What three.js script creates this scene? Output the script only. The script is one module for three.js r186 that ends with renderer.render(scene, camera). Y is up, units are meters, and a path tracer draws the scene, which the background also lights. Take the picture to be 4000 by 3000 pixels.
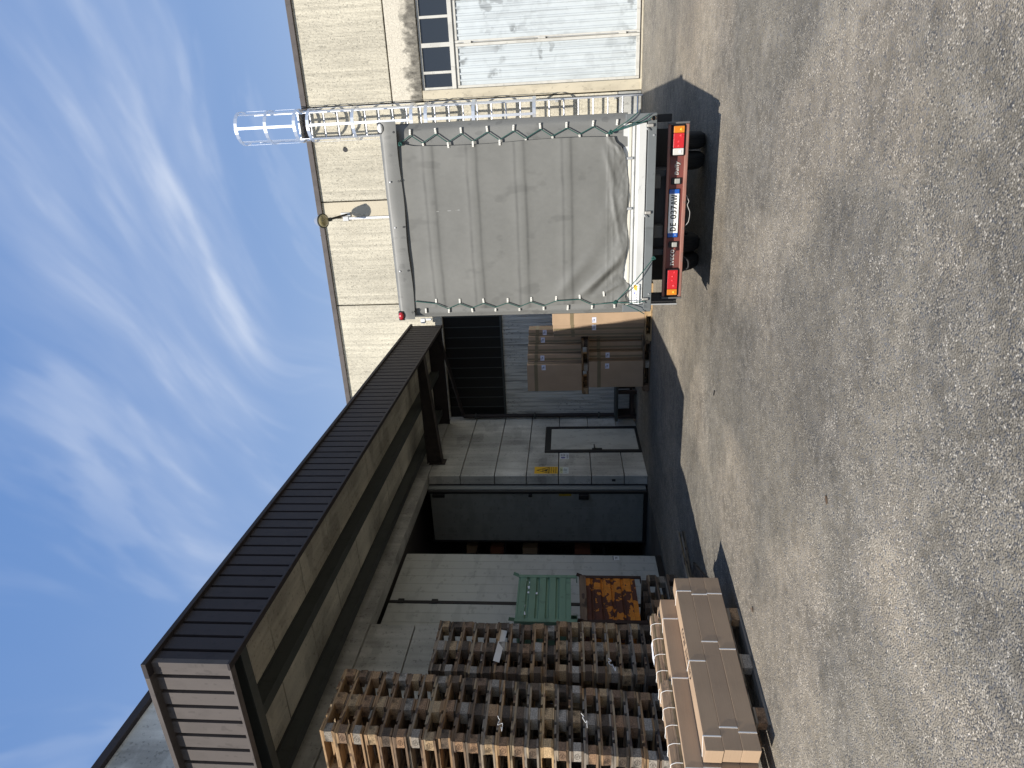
import * as THREE from 'three';
import { mergeGeometries } from 'three/addons/utils/BufferGeometryUtils.js';
import { RoundedBoxGeometry } from 'three/addons/geometries/RoundedBoxGeometry.js';
import { FontLoader } from 'three/addons/loaders/FontLoader.js';
import { TextGeometry } from 'three/addons/geometries/TextGeometry.js';

// ---------------------------------------------------------------- camera, sky, sun, exposure
const scene = new THREE.Scene();
const D = Math.PI / 180;
const camera = new THREE.PerspectiveCamera(2 * Math.atan(1500 / 2500) / D, 4 / 3, 0.05, 400);
{ // the phone was held upright but the picture is stored lying on its side: world up points to the picture's left
  const q = new THREE.Quaternion().setFromEuler(new THREE.Euler(5.08 * D, 21.6 * D, -0.83 * D, 'YXZ'));
  const r = new THREE.Vector3(1, 0, 0).applyQuaternion(q), u = new THREE.Vector3(0, 1, 0).applyQuaternion(q), b = new THREE.Vector3(0, 0, 1).applyQuaternion(q);
  camera.quaternion.setFromRotationMatrix(new THREE.Matrix4().makeBasis(u.clone().negate(), r, b));
  camera.position.set(0, 1.7, 0);
}
const renderer = new THREE.WebGLRenderer({ antialias: true });
renderer.toneMapping = THREE.LinearToneMapping;
renderer.toneMappingExposure = 1.34;
renderer.shadowMap.enabled = true;

const sunDir = new THREE.Vector3(-0.14, 1, 0.95).normalize();
const sun = new THREE.DirectionalLight(new THREE.Color(1, 0.945, 0.86), 4.6);
sun.position.copy(sunDir).multiplyScalar(40).add(new THREE.Vector3(-2, 0, -9)); sun.target.position.set(-2, 0, -9);
sun.castShadow = true; sun.shadow.mapSize.set(4096, 4096); sun.shadow.bias = -0.0004;
Object.assign(sun.shadow.camera, { left: -18, right: 18, top: 18, bottom: -18, near: 1, far: 90 });
scene.add(sun, sun.target);

// seeded noise
let seed = 7;
const rnd = () => { seed = (seed * 1664525 + 1013904223) >>> 0; return seed / 4294967296; };
const rr = (a, b) => a + (b - a) * rnd();
const pick = a => a[Math.floor(rnd() * a.length)];
const hash = (x, y, s = 0) => { let h = (Math.imul(x, 374761393) + Math.imul(y, 668265263) + Math.imul(s, 2147483647 ^ 974634)) | 0; h = Math.imul(h ^ (h >>> 13), 1274126177); h ^= h >>> 16; return (h >>> 0) / 4294967296; };
const sm = t => t * t * (3 - 2 * t);
function vn(x, y, p = 0, s = 0) { // value noise, repeats every p cells when p > 0
  const xi = Math.floor(x), yi = Math.floor(y), fx = sm(x - xi), fy = sm(y - yi);
  const w = v => p ? ((v % p) + p) % p : v;
  const a = hash(w(xi), w(yi), s), b = hash(w(xi + 1), w(yi), s), c = hash(w(xi), w(yi + 1), s), d = hash(w(xi + 1), w(yi + 1), s);
  return a + (b - a) * fx + (c - a) * fy + (a - b - c + d) * fx * fy;
}
function fbm(x, y, o = 4, p = 0, s = 0) { let v = 0, a = 0.5, t = 0; for (let i = 0; i < o; i++) { v += a * vn(x, y, p, s + i * 17); t += a; a *= 0.5; x *= 2; y *= 2; p *= 2; } return v / t; }
// tiling noise over the unit square: fx by fy cells at the coarsest octave
function T(u, v, fx, fy, o = 4, s = 0) { let t = 0, a = 0.5, n = 0; for (let i = 0; i < o; i++) { const x = u * fx, y = v * fy, xi = Math.floor(x), yi = Math.floor(y), ax = sm(x - xi), ay = sm(y - yi), x0 = xi % fx, x1 = (xi + 1) % fx, y0 = yi % fy, y1 = (yi + 1) % fy, k = s + i * 17, A = hash(x0, y0, k), B = hash(x1, y0, k), C = hash(x0, y1, k), E = hash(x1, y1, k); t += a * (A + (B - A) * ax + (C - A) * ay + (A - B - C + E) * ax * ay); n += a; a *= 0.5; fx *= 2; fy *= 2; } return t / n; }
const clamp = (v, a = 0, b = 1) => Math.min(b, Math.max(a, v));
const step = (a, b, v) => sm(clamp((v - a) / (b - a)));

{ // sky: air with thin cirrus
  const w = 3072, h = 1536, px = new Float32Array(w * h * 4);
  for (let j = 0; j < h; j++) for (let i = 0; i < w; i++) {
    const el = ((j + 0.5) / h - 0.5) * Math.PI, az = ((i + 0.5) / w - 0.5) * 2 * Math.PI, y = Math.sin(el), k = (j * w + i) * 4;
    let r, g, b;
    if (y > -0.02) {
      const t = clamp(y), e = Math.pow(1 - t, 3.0);
      r = 0.103 + 0.46 * e; g = 0.208 + 0.46 * e; b = 0.450 + 0.32 * e;
      if (y > 0.01) {
        const X = Math.cos(az) * Math.cos(el) / (y + 0.22), Z = Math.sin(az) * Math.cos(el) / (y + 0.22);
        // streaks run along one wind direction and are bent by a slow warp
        const wx = X * 0.8 + Z * 0.6, wz = -X * 0.6 + Z * 0.8, q = fbm(wx * 0.9 + 5, wz * 0.9, 3, 0, 3) - 0.5;
        const veil = fbm(wx * 1.0 + 9 + q, wz * 1.9 + q * 2, 5, 0, 40), wisp = fbm(wx * 1.8 + q * 5, wz * 11 + q * 12, 6, 0, 9), fine = fbm(wx * 7 + q * 9, wz * 26 + q * 20, 5, 0, 77);
        let c = step(0.46, 0.80, veil) * (0.10 + 0.9 * step(0.36, 0.70, wisp)) * (0.35 + 0.8 * fine) + 0.34 * step(0.46, 0.74, wisp) * step(0.36, 0.66, fine);
        c = clamp(c * 0.42 + 0.20 * step(0.42, 0.78, veil) * (0.5 + fine)) * step(0.0, 0.12, y);
        r += (0.50 - r) * c; g += (0.56 - g) * c; b += (0.68 - b) * c;
      }
    } else { r = 0.2; g = 0.19; b = 0.18; }
    px[k] = r; px[k + 1] = g; px[k + 2] = b; px[k + 3] = 1;
  }
  const sky = new THREE.DataTexture(px, w, h, THREE.RGBAFormat, THREE.FloatType);
  sky.mapping = THREE.EquirectangularReflectionMapping; sky.magFilter = sky.minFilter = THREE.LinearFilter; sky.needsUpdate = true;
  scene.background = sky; scene.environment = sky;
}

// ---------------------------------------------------------------- helpers
const taken = {}, origin = new Map();
const numbered = n => { const k = taken[n] = (taken[n] ?? -1) + 1; return k ? `${n}_${String(k).padStart(3, '0')}` : n; };
const V = (x, y, z) => new THREE.Vector3(x, y, z);
function thing(name, label, category, pos = [0, 0, 0], group, turn = 0) {
  const o = new THREE.Group(); o.name = numbered(name); o.position.set(...pos); o.rotation.y = turn; o.userData = { label, category };
  if (group) o.userData.group = group;
  origin.set(o, V(...pos)); scene.add(o); return o;
}
// geometry in world coordinates (things that are not turned); the part keeps its own centre as origin
function part(name, geo, mat, parent) {
  geo.computeBoundingBox(); const c = geo.boundingBox.getCenter(V(0, 0, 0)); geo.translate(-c.x, -c.y, -c.z);
  const m = new THREE.Mesh(geo, mat); m.name = name; m.castShadow = m.receiveShadow = true;
  m.position.copy(c).sub(origin.get(parent)); origin.set(m, c); parent.add(m); return m;
}
// geometry in the parent's own axes
function local(name, geo, mat, parent, pos = [0, 0, 0], rot) {
  const m = new THREE.Mesh(geo, mat); m.name = name; m.castShadow = m.receiveShadow = true; m.position.set(...pos); if (rot) m.rotation.set(...rot); parent.add(m); return m;
}
function solo(name, geo, mat, label, category, pos, rot, group) { // a thing that is one mesh
  const m = new THREE.Mesh(geo, mat); m.name = numbered(name); m.castShadow = m.receiveShadow = true; m.position.set(...pos); if (rot) m.rotation.set(...rot);
  m.userData = { label, category }; if (group) m.userData.group = group; scene.add(m); return m;
}
// uv in metres on each face of a box-like geometry
function uvm(g, lengthwise = true, ou = 0, ov = 0) {
  const p = g.attributes.position, n = g.attributes.normal, uv = new Float32Array(p.count * 2); g.computeBoundingBox(); const s = g.boundingBox.getSize(V(0, 0, 0));
  const long = lengthwise ? (s.x >= s.y && s.x >= s.z ? 'x' : s.z >= s.y ? 'z' : 'y') : null;
  for (let i = 0; i < p.count; i++) {
    const x = p.getX(i), y = p.getY(i), z = p.getZ(i), ax = Math.abs(n.getX(i)), ay = Math.abs(n.getY(i)), az = Math.abs(n.getZ(i));
    let a, b; if (ax >= ay && ax >= az) [a, b] = long === 'y' ? [y, z] : [z, y]; else if (ay >= az) [a, b] = long === 'z' ? [z, x] : [x, z]; else [a, b] = long === 'y' ? [y, x] : [x, y];
    uv[i * 2] = a + ou; uv[i * 2 + 1] = b + ov;
  }
  g.setAttribute('uv', new THREE.BufferAttribute(uv, 2)); return g;
}
const box = (w, h, d, l = true) => uvm(new THREE.BoxGeometry(w, h, d), l);
const rbox = (w, h, d, r = 0.01, l = true) => uvm(new RoundedBoxGeometry(w, h, d, 2, r), l);
const bw = (x0, x1, y0, y1, z0, z1, l = true) => { const g = new THREE.BoxGeometry(x1 - x0, y1 - y0, z1 - z0); g.translate((x0 + x1) / 2, (y0 + y1) / 2, (z0 + z1) / 2); return uvm(g, l); };
const rbw = (x0, x1, y0, y1, z0, z1, r = 0.008, l = true) => { const g = new RoundedBoxGeometry(x1 - x0, y1 - y0, z1 - z0, 2, Math.min(r, (x1 - x0) / 2.1, (y1 - y0) / 2.1, (z1 - z0) / 2.1)); g.translate((x0 + x1) / 2, (y0 + y1) / 2, (z0 + z1) / 2); return uvm(g, l); };
const merge = a => mergeGeometries(a.map(g => { const q = g.index ? g.toNonIndexed() : g; for (const k of Object.keys(q.attributes)) if (!['position', 'normal', 'uv'].includes(k)) q.deleteAttribute(k); return q; }));
const bar = (a, b, w, h) => { // a bar from a to b
  const A = V(...a), B = V(...b), L = A.distanceTo(B), g = box(w, h, L); g.applyQuaternion(new THREE.Quaternion().setFromUnitVectors(V(0, 0, 1), B.clone().sub(A).normalize())); g.translate(...A.add(B).multiplyScalar(0.5).toArray()); return g;
};
const rod = (a, b, r, n = 8) => { const A = V(...a), B = V(...b), g = new THREE.CylinderGeometry(r, r, A.distanceTo(B), n); g.applyQuaternion(new THREE.Quaternion().setFromUnitVectors(V(0, 1, 0), B.clone().sub(A).normalize())); g.translate(...A.add(B).multiplyScalar(0.5).toArray()); return g; };
const tube = (pts, r, n = 6, seg) => new THREE.TubeGeometry(new THREE.CatmullRomCurve3(pts.map(p => V(...p)), false, 'catmullrom', 0.3), seg || pts.length * 6, r, n);
// a folded sheet: polyline of [along, out] drawn upwards from y0 to y1. at(along, y, out) -> world point
function sheet(line, y0, y1, at, rows = 1) {
  const pos = [], uv = [], idx = []; let n = 0;
  for (let i = 0; i < line.length - 1; i++) for (let r = 0; r < rows; r++) {
    const [a, b] = [line[i], line[i + 1]], ya = y0 + (y1 - y0) * r / rows, yb = y0 + (y1 - y0) * (r + 1) / rows;
    for (const [p, y] of [[a, ya], [b, ya], [b, yb], [a, yb]]) { pos.push(...at(p[0], y, p[1])); uv.push(p[0], y); }
    idx.push(n, n + 1, n + 2, n, n + 2, n + 3); n += 4;
  }
  const g = new THREE.BufferGeometry(); g.setAttribute('position', new THREE.Float32BufferAttribute(pos, 3)); g.setAttribute('uv', new THREE.Float32BufferAttribute(uv, 2)); g.setIndex(idx); g.computeVertexNormals(); return g;
}
function ribs(from, to, profile) { // profile: list of [share of period, out]; period in profile.p
  const out = []; for (let t = from; t < to - 1e-6; t += profile.p) for (const [s, d] of profile.l) { const q = t + s * profile.p; if (q <= to) out.push([q, d]); }
  out.push([to, profile.l[0][1]]); return out;
}

// ---------------------------------------------------------------- textures
function tex(w, h, f, size, srgb = true) { // f(u, v) -> [r, g, b] 0..1, size in metres [u, v]
  const d = new Uint8Array(w * h * 4);
  for (let j = 0; j < h; j++) for (let i = 0; i < w; i++) { const c = f((i + 0.5) / w, (j + 0.5) / h, i, j), k = (j * w + i) * 4; d[k] = clamp(c[0]) * 255; d[k + 1] = clamp(c[1] ?? c[0]) * 255; d[k + 2] = clamp(c[2] ?? c[0]) * 255; d[k + 3] = 255; }
  const t = new THREE.DataTexture(d, w, h); t.wrapS = t.wrapT = THREE.RepeatWrapping; t.magFilter = THREE.LinearFilter; t.minFilter = THREE.LinearMipmapLinearFilter; t.generateMipmaps = true;
  if (srgb) t.colorSpace = THREE.SRGBColorSpace; if (size) t.repeat.set(1 / size[0], 1 / size[1]); t.needsUpdate = true; return t;
}
const pair = (w, h, f, size) => { // one pass for colour and height: f -> [r, g, b, height]
  const hd = new Float32Array(w * h), m = tex(w, h, (u, v, i, j) => { const c = f(u, v, i, j); hd[j * w + i] = c[3]; return c; }, size);
  return [m, tex(w, h, (u, v, i, j) => [hd[j * w + i]], size, false)];
};
function canvas(w, h, draw) { const c = document.createElement('canvas'); c.width = w; c.height = h; draw(c.getContext('2d'), w, h); const t = new THREE.CanvasTexture(c); t.colorSpace = THREE.SRGBColorSpace; t.magFilter = THREE.LinearFilter; return t; }

// coarse open asphalt: pale and dark stones in a grey-brown binder, 4 m tile
const [asphaltMap, asphaltBump] = (() => {
  const N = 2048, C = 430; // about 1 cm stones
  const cell = (x, y, n, s) => { // nearest jittered point: [distance, id]
    const cx = Math.floor(x * n), cy = Math.floor(y * n); let best = 9, id = 0;
    for (let a = -1; a < 2; a++) for (let b = -1; b < 2; b++) { const gx = ((cx + a) % n + n) % n, gy = ((cy + b) % n + n) % n, dx = cx + a + hash(gx, gy, s) - x * n, dy = cy + b + hash(gx, gy, s + 1) - y * n, q = dx * dx + dy * dy; if (q < best) { best = q; id = gx * 7919 + gy; } }
    return [Math.sqrt(best), id];
  };
  return pair(N, N, (u, v) => {
    const [d, id] = cell(u, v, C, 5), k = hash(id, 3, 9), k2 = hash(id, 5, 11), k3 = hash(id, 9, 21), big = T(u, v, 6, 6, 4, 60), mid = T(u, v, 40, 40, 3, 80);
    const rad = 0.30 + 0.26 * k3, stone = 1 - step(rad, rad + 0.16, d);
    let l = 0.44 + (mid - 0.5) * 0.18 + (big - 0.5) * 0.20, w = 0.026 + (big - 0.5) * 0.02;
    const s = k < 0.14 ? 0.29 : k < 0.36 ? 0.40 : k < 0.72 ? 0.485 : k < 0.93 ? 0.56 : 0.70; if (k < 0.14) w = -0.006;
    const cover = stone * (0.25 + 0.75 * step(0.36, 0.6, T(u, v, 90, 90, 2, 33)));
    l = l * (1 - cover) + s * cover + (hash((u * N) | 0, (v * N) | 0, 2) - 0.5) * 0.07;
    return [l + w, l + w * 0.35, l - w, 0.3 + 0.55 * stone * (0.4 + 0.6 * k2) + 0.15 * mid];
  }, [4, 4]);
})();
// ribbed precast facade: vertical scored grooves with broken edges, 2.6 x 2.6 m
const [ribMap, ribBump] = pair(1024, 1024, (u, v) => {
  const wob = (T(u, v, 9, 23, 3, 5) - 0.5) * 0.010, x = (u + wob + 1) * 90, f = x - Math.floor(x), col = hash(Math.floor(x) % 90, 1, 4);
  const groove = Math.min(1, Math.abs(f - 0.5) / (0.12 + 0.2 * col)), chipn = T(u, v, 150, 60, 3, 8), pit = step(0.66, 0.80, T(u, v, 110, 60, 3, 21)), st = T(u, v, 3, 2, 5, 50), run = T(u, v, 46, 2, 4, 58);
  const h = clamp(0.35 + 0.45 * groove * (0.5 + 0.5 * col) + (chipn - 0.5) * 0.55 - pit * 0.4);
  const l = 0.79 + (st - 0.5) * 0.14 + (chipn - 0.5) * 0.11 + (run - 0.5) * 0.14 - (1 - groove) * 0.10 - pit * 0.06;
  return [l, l * 0.966, l * 0.872, h];
}, [2.6, 2.6]);
// smooth grey precast with drips and blotches, 3 x 3 m
const [conMap, conBump] = pair(1024, 1024, (u, v) => {
  const b = T(u, v, 4, 4, 6, 12), drip = T(u, v, 34, 3, 5, 19), pit = step(0.72, 0.80, T(u, v, 80, 80, 2, 23)), f = T(u, v, 220, 220, 2, 2), sp = step(0.60, 0.70, T(u, v, 5, 9, 5, 66));
  const l = 0.75 + (b - 0.5) * 0.30 + (drip - 0.5) * 0.20 - pit * 0.09 - sp * 0.07 + (f - 0.5) * 0.04;
  return [l, l * 0.998, l * 0.975, 0.6 - pit * 0.4 + (f - 0.5) * 0.3];
}, [3, 3]);
// sawn wood, grain along u, 1.7 x 0.6 m
const [woodMap, woodBump] = pair(1024, 512, (u, v) => {
  const w = T(u, v, 4, 8, 3, 4), g = T(u, (v + (w - 0.5) * 0.05 + 1) % 1, 5, 110, 3, 7), f = T(u, v, 60, 240, 2, 31), knot = step(0.74, 0.82, T(u, v, 12, 9, 2, 90)), dirt = T(u, v, 7, 5, 5, 71);
  const l = 0.82 + (g - 0.5) * 0.36 + (f - 0.5) * 0.14 - knot * 0.28 - step(0.50, 0.72, dirt) * 0.36;
  return [l, l * (0.985 - knot * 0.05), l * 0.96, g * 0.6 + f * 0.4];
}, [1.7, 0.6]);
// block end grain / chipboard, speckled
const [chipMap, chipBump] = pair(512, 512, (u, v) => { const f = T(u, v, 90, 130, 2, 3), b = T(u, v, 6, 6, 5, 9), l = 0.84 + (f - 0.5) * 0.44 - step(0.48, 0.66, b) * 0.34; return [l, l * 0.98, l * 0.95, f]; }, [0.6, 0.6]);
const [cardMap, cardBump] = pair(512, 512, (u, v) => { const f = T(u, v, 6, 200, 2, 3), b = T(u, v, 3, 3, 5, 9), s = hash((u * 512) | 0, (v * 512) | 0, 4), l = 0.87 + (f - 0.5) * 0.03 + (b - 0.5) * 0.12 + (s - 0.5) * 0.03; return [l, l, l, 0.5 + (f - 0.5) * 0.5]; }, [0.9, 0.9]);
// painted or galvanised sheet with faint smears, 2.7 m
const sheetMap = tex(1024, 1024, (u, v) => { const b = T(u, v, 4, 3, 6, 14), d = T(u, v, 17, 7, 5, 5), sp = step(0.70, 0.78, T(u, v, 44, 26, 3, 41)), l = 0.93 + (b - 0.5) * 0.08 - step(0.50, 0.74, d) * 0.06 - sp * 0.08; return [l, l, l * 0.99]; }, [2.7, 2.7]);
// sun-bleached white door paint, cloudy with grey grime left in patches, 3 x 4.2 m
const doorMap = tex(1024, 1024, (u, v) => { const a = T(u, v, 7, 9, 6, 81), b = T(u, v, 26, 34, 4, 27), c = T(u, v, 3, 3, 4, 35), grime = step(0.47, 0.62, a) * step(0.40, 0.62, b) * (0.15 + 1.1 * step(0.40, 0.62, c)), rub = step(0.6, 0.7, T(u, v, 40, 3, 4, 66)) * 0.05, l = 0.95 - grime * 0.33 + (b - 0.5) * 0.05 - rub; return [l * 0.97, l * 0.99, l]; }, [3, 4.2]);
const dirtyWhiteMap = tex(1024, 1024, (u, v) => { const a = T(u, v, 80, 5, 5, 8), b = T(u, v, 130, 60, 3, 3), c = T(u, v, 4, 4, 4, 13), s = step(0.66, 0.78, b) * step(0.4, 0.6, c), l = 0.93 - step(0.40, 0.74, a) * 0.16 - s * 0.22; return [l, l * 1.0, l * 0.985]; }, [3.2, 3.4]);

// ---------------------------------------------------------------- materials
const lin = (r, g, b) => new THREE.Color().setRGB(r, g, b);
const M = (c, roughness = 0.8, o = {}) => new THREE.MeshStandardMaterial({ color: Array.isArray(c) ? lin(...c) : c, roughness, ...o });
const wood = c => M(c, 0.88, { map: woodMap, bumpMap: woodBump, bumpScale: 0.002 });
const chip = c => M(c, 0.92, { map: chipMap, bumpMap: chipBump, bumpScale: 0.003 });
const boardMats = [[0.50, 0.33, 0.18], [0.42, 0.27, 0.15], [0.33, 0.22, 0.135], [0.38, 0.31, 0.235], [0.32, 0.28, 0.235], [0.24, 0.165, 0.11], [0.46, 0.36, 0.24], [0.17, 0.13, 0.095]].map(wood);
const freshMat = wood([0.66, 0.46, 0.25]);
const blockMats = [[0.46, 0.30, 0.17], [0.38, 0.24, 0.145], [0.27, 0.18, 0.12], [0.36, 0.33, 0.29], [0.46, 0.43, 0.385], [0.17, 0.125, 0.09], [0.52, 0.38, 0.23], [0.11, 0.085, 0.065]].map(chip);
const freshBlock = chip([0.66, 0.48, 0.28]);
const card = M([0.62, 0.435, 0.28], 0.85, { map: cardMap, bumpMap: cardBump, bumpScale: 0.0006 });
const card2 = M([0.575, 0.405, 0.265], 0.85, { map: cardMap, bumpMap: cardBump, bumpScale: 0.0006 });
const tapeMat = M([0.30, 0.235, 0.135], 0.4, { map: cardMap });
const strapMat = M([0.78, 0.77, 0.74], 0.5);
const paperMat = M([0.80, 0.80, 0.82], 0.8);
const ribCon = M([1, 1, 1], 0.95, { map: ribMap, bumpMap: ribBump, bumpScale: 0.014 });
const creamCon = M([0.62, 0.555, 0.43], 0.93, { map: sheetMap, bumpMap: conBump, bumpScale: 0.003 });
const greyCon = M([0.88, 0.88, 0.86], 0.93, { map: conMap, bumpMap: conBump, bumpScale: 0.004 });
const soffitMat = M([0.90, 0.86, 0.75], 0.93, { map: conMap, bumpMap: conBump, bumpScale: 0.003 });
const jointMat = M([0.05, 0.047, 0.043], 0.95);
const dull = (c, r, o) => new THREE.MeshPhysicalMaterial({ color: lin(...c), roughness: r, specularIntensity: 0.45, ...o });
const brown = dull([0.044, 0.037, 0.039], 0.6, { map: sheetMap });  // canopy brown, with the shade of its yard side put into the colour
const brownSunlit = dull([0.122, 0.106, 0.101], 0.6, { map: sheetMap });  // lightened copy of the same sheet: sunlight painted into the sun-facing parts
const darkSteel = M([0.055, 0.062, 0.058], 0.7, { map: sheetMap });
const oldSteel = M([0.075, 0.060, 0.055], 0.8, { map: conMap, bumpMap: conBump, bumpScale: 0.004 });
const black = M([0.012, 0.012, 0.013], 0.6);
const rubber = M([0.018, 0.018, 0.018], 0.85);
const alu = M([0.80, 0.81, 0.83], 0.38, { metalness: 0.85 });
const galv = M([0.52, 0.53, 0.54], 0.55, { metalness: 0.5, map: sheetMap });
const whiteDoor = M([0.63, 0.65, 0.65], 0.6, { map: doorMap });
const oldWhite = M([0.72, 0.705, 0.67], 0.7, { map: dirtyWhiteMap });
const panelWhite = M([0.58, 0.59, 0.56], 0.6, { map: sheetMap });
const frameWhite = M([0.66, 0.645, 0.60], 0.65, { map: sheetMap });
const darkGlass = new THREE.MeshPhysicalMaterial({ color: lin(0.020, 0.025, 0.033), roughness: 0.12, clearcoat: 0.5, clearcoatRoughness: 0.1 });
const blackGlass = new THREE.MeshPhysicalMaterial({ color: lin(0.014, 0.0135, 0.013), roughness: 0.28, specularIntensity: 0.6 });
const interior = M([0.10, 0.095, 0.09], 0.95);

// ---------------------------------------------------------------- ground
{
  const axis = (a, b, s, far0, far1) => { const o = [far0, far0 * 0.5 + a * 0.5]; for (let t = a; t <= b + 1e-6; t += s) o.push(t); o.push(b * 0.5 + far1 * 0.5, far1); return o; };
  const xs = axis(-9, 6, 0.11, -90, 90), zs = axis(-16, 1.5, 0.11, -90, 90), pos = [], uv = [], col = [], idx = [], nx = xs.length;
  for (const z of zs) for (const x of xs) {
    pos.push(x, 0, z); uv.push(x, -z);
    // patches of spilled dust, worn pale tracks, oily and brownish areas
    const a = fbm(x * 0.35 + 3, z * 0.35, 4, 0, 5), b = fbm(x * 0.9, z * 0.9 + 7, 4, 0, 15), c = fbm(x * 2.3, z * 2.3, 3, 0, 25), band = fbm(x * 0.5, z * 0.16 + 30, 4, 0, 35);
    let l = 1 + (a - 0.5) * 0.55 + (b - 0.5) * 0.46 + (c - 0.5) * 0.30, w = 0.015 + (band - 0.5) * 0.05;
    const dust = step(0.55, 0.72, fbm(x * 0.8 + 60, z * 0.5, 4, 0, 45)); l += dust * 0.34; w += dust * 0.03;
    const lane = Math.exp(-Math.pow((z + 9.7 + 0.25 * Math.sin(x * 0.9)) / 0.9, 2)); l += lane * 0.22 * fbm(x * 1.2, z * 2, 3, 0, 51); w += lane * 0.035; // fine silt washed along the drip line of the canopy
    const mud = Math.exp(-Math.pow((z + 7.6 + 0.3 * Math.sin(x * 1.3)) / 0.45, 2)) * step(0.42, 0.62, fbm(x * 0.7 + 11, z * 1.6, 3, 0, 57)); l -= mud * 0.26; w += mud * 0.02;
    col.push(l * (1 + w), l, l * (1 - w));
  }
  for (let j = 0; j < zs.length - 1; j++) for (let i = 0; i < nx - 1; i++) { const k = j * nx + i; idx.push(k, k + nx, k + 1, k + 1, k + nx, k + nx + 1); }
  const g = new THREE.BufferGeometry(); g.setAttribute('position', new THREE.Float32BufferAttribute(pos, 3)); g.setAttribute('uv', new THREE.Float32BufferAttribute(uv, 2)); g.setAttribute('color', new THREE.Float32BufferAttribute(col, 3)); g.setIndex(idx); g.computeVertexNormals();
  const m = new THREE.Mesh(g, M([0.91, 0.89, 0.855], 0.93, { map: asphaltMap, bumpMap: asphaltBump, bumpScale: 0.010, vertexColors: true })); m.name = 'ground'; m.receiveShadow = true; m.userData = { kind: 'structure', label: 'coarse grey asphalt yard with dusty patches' }; scene.add(m);
}

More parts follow.
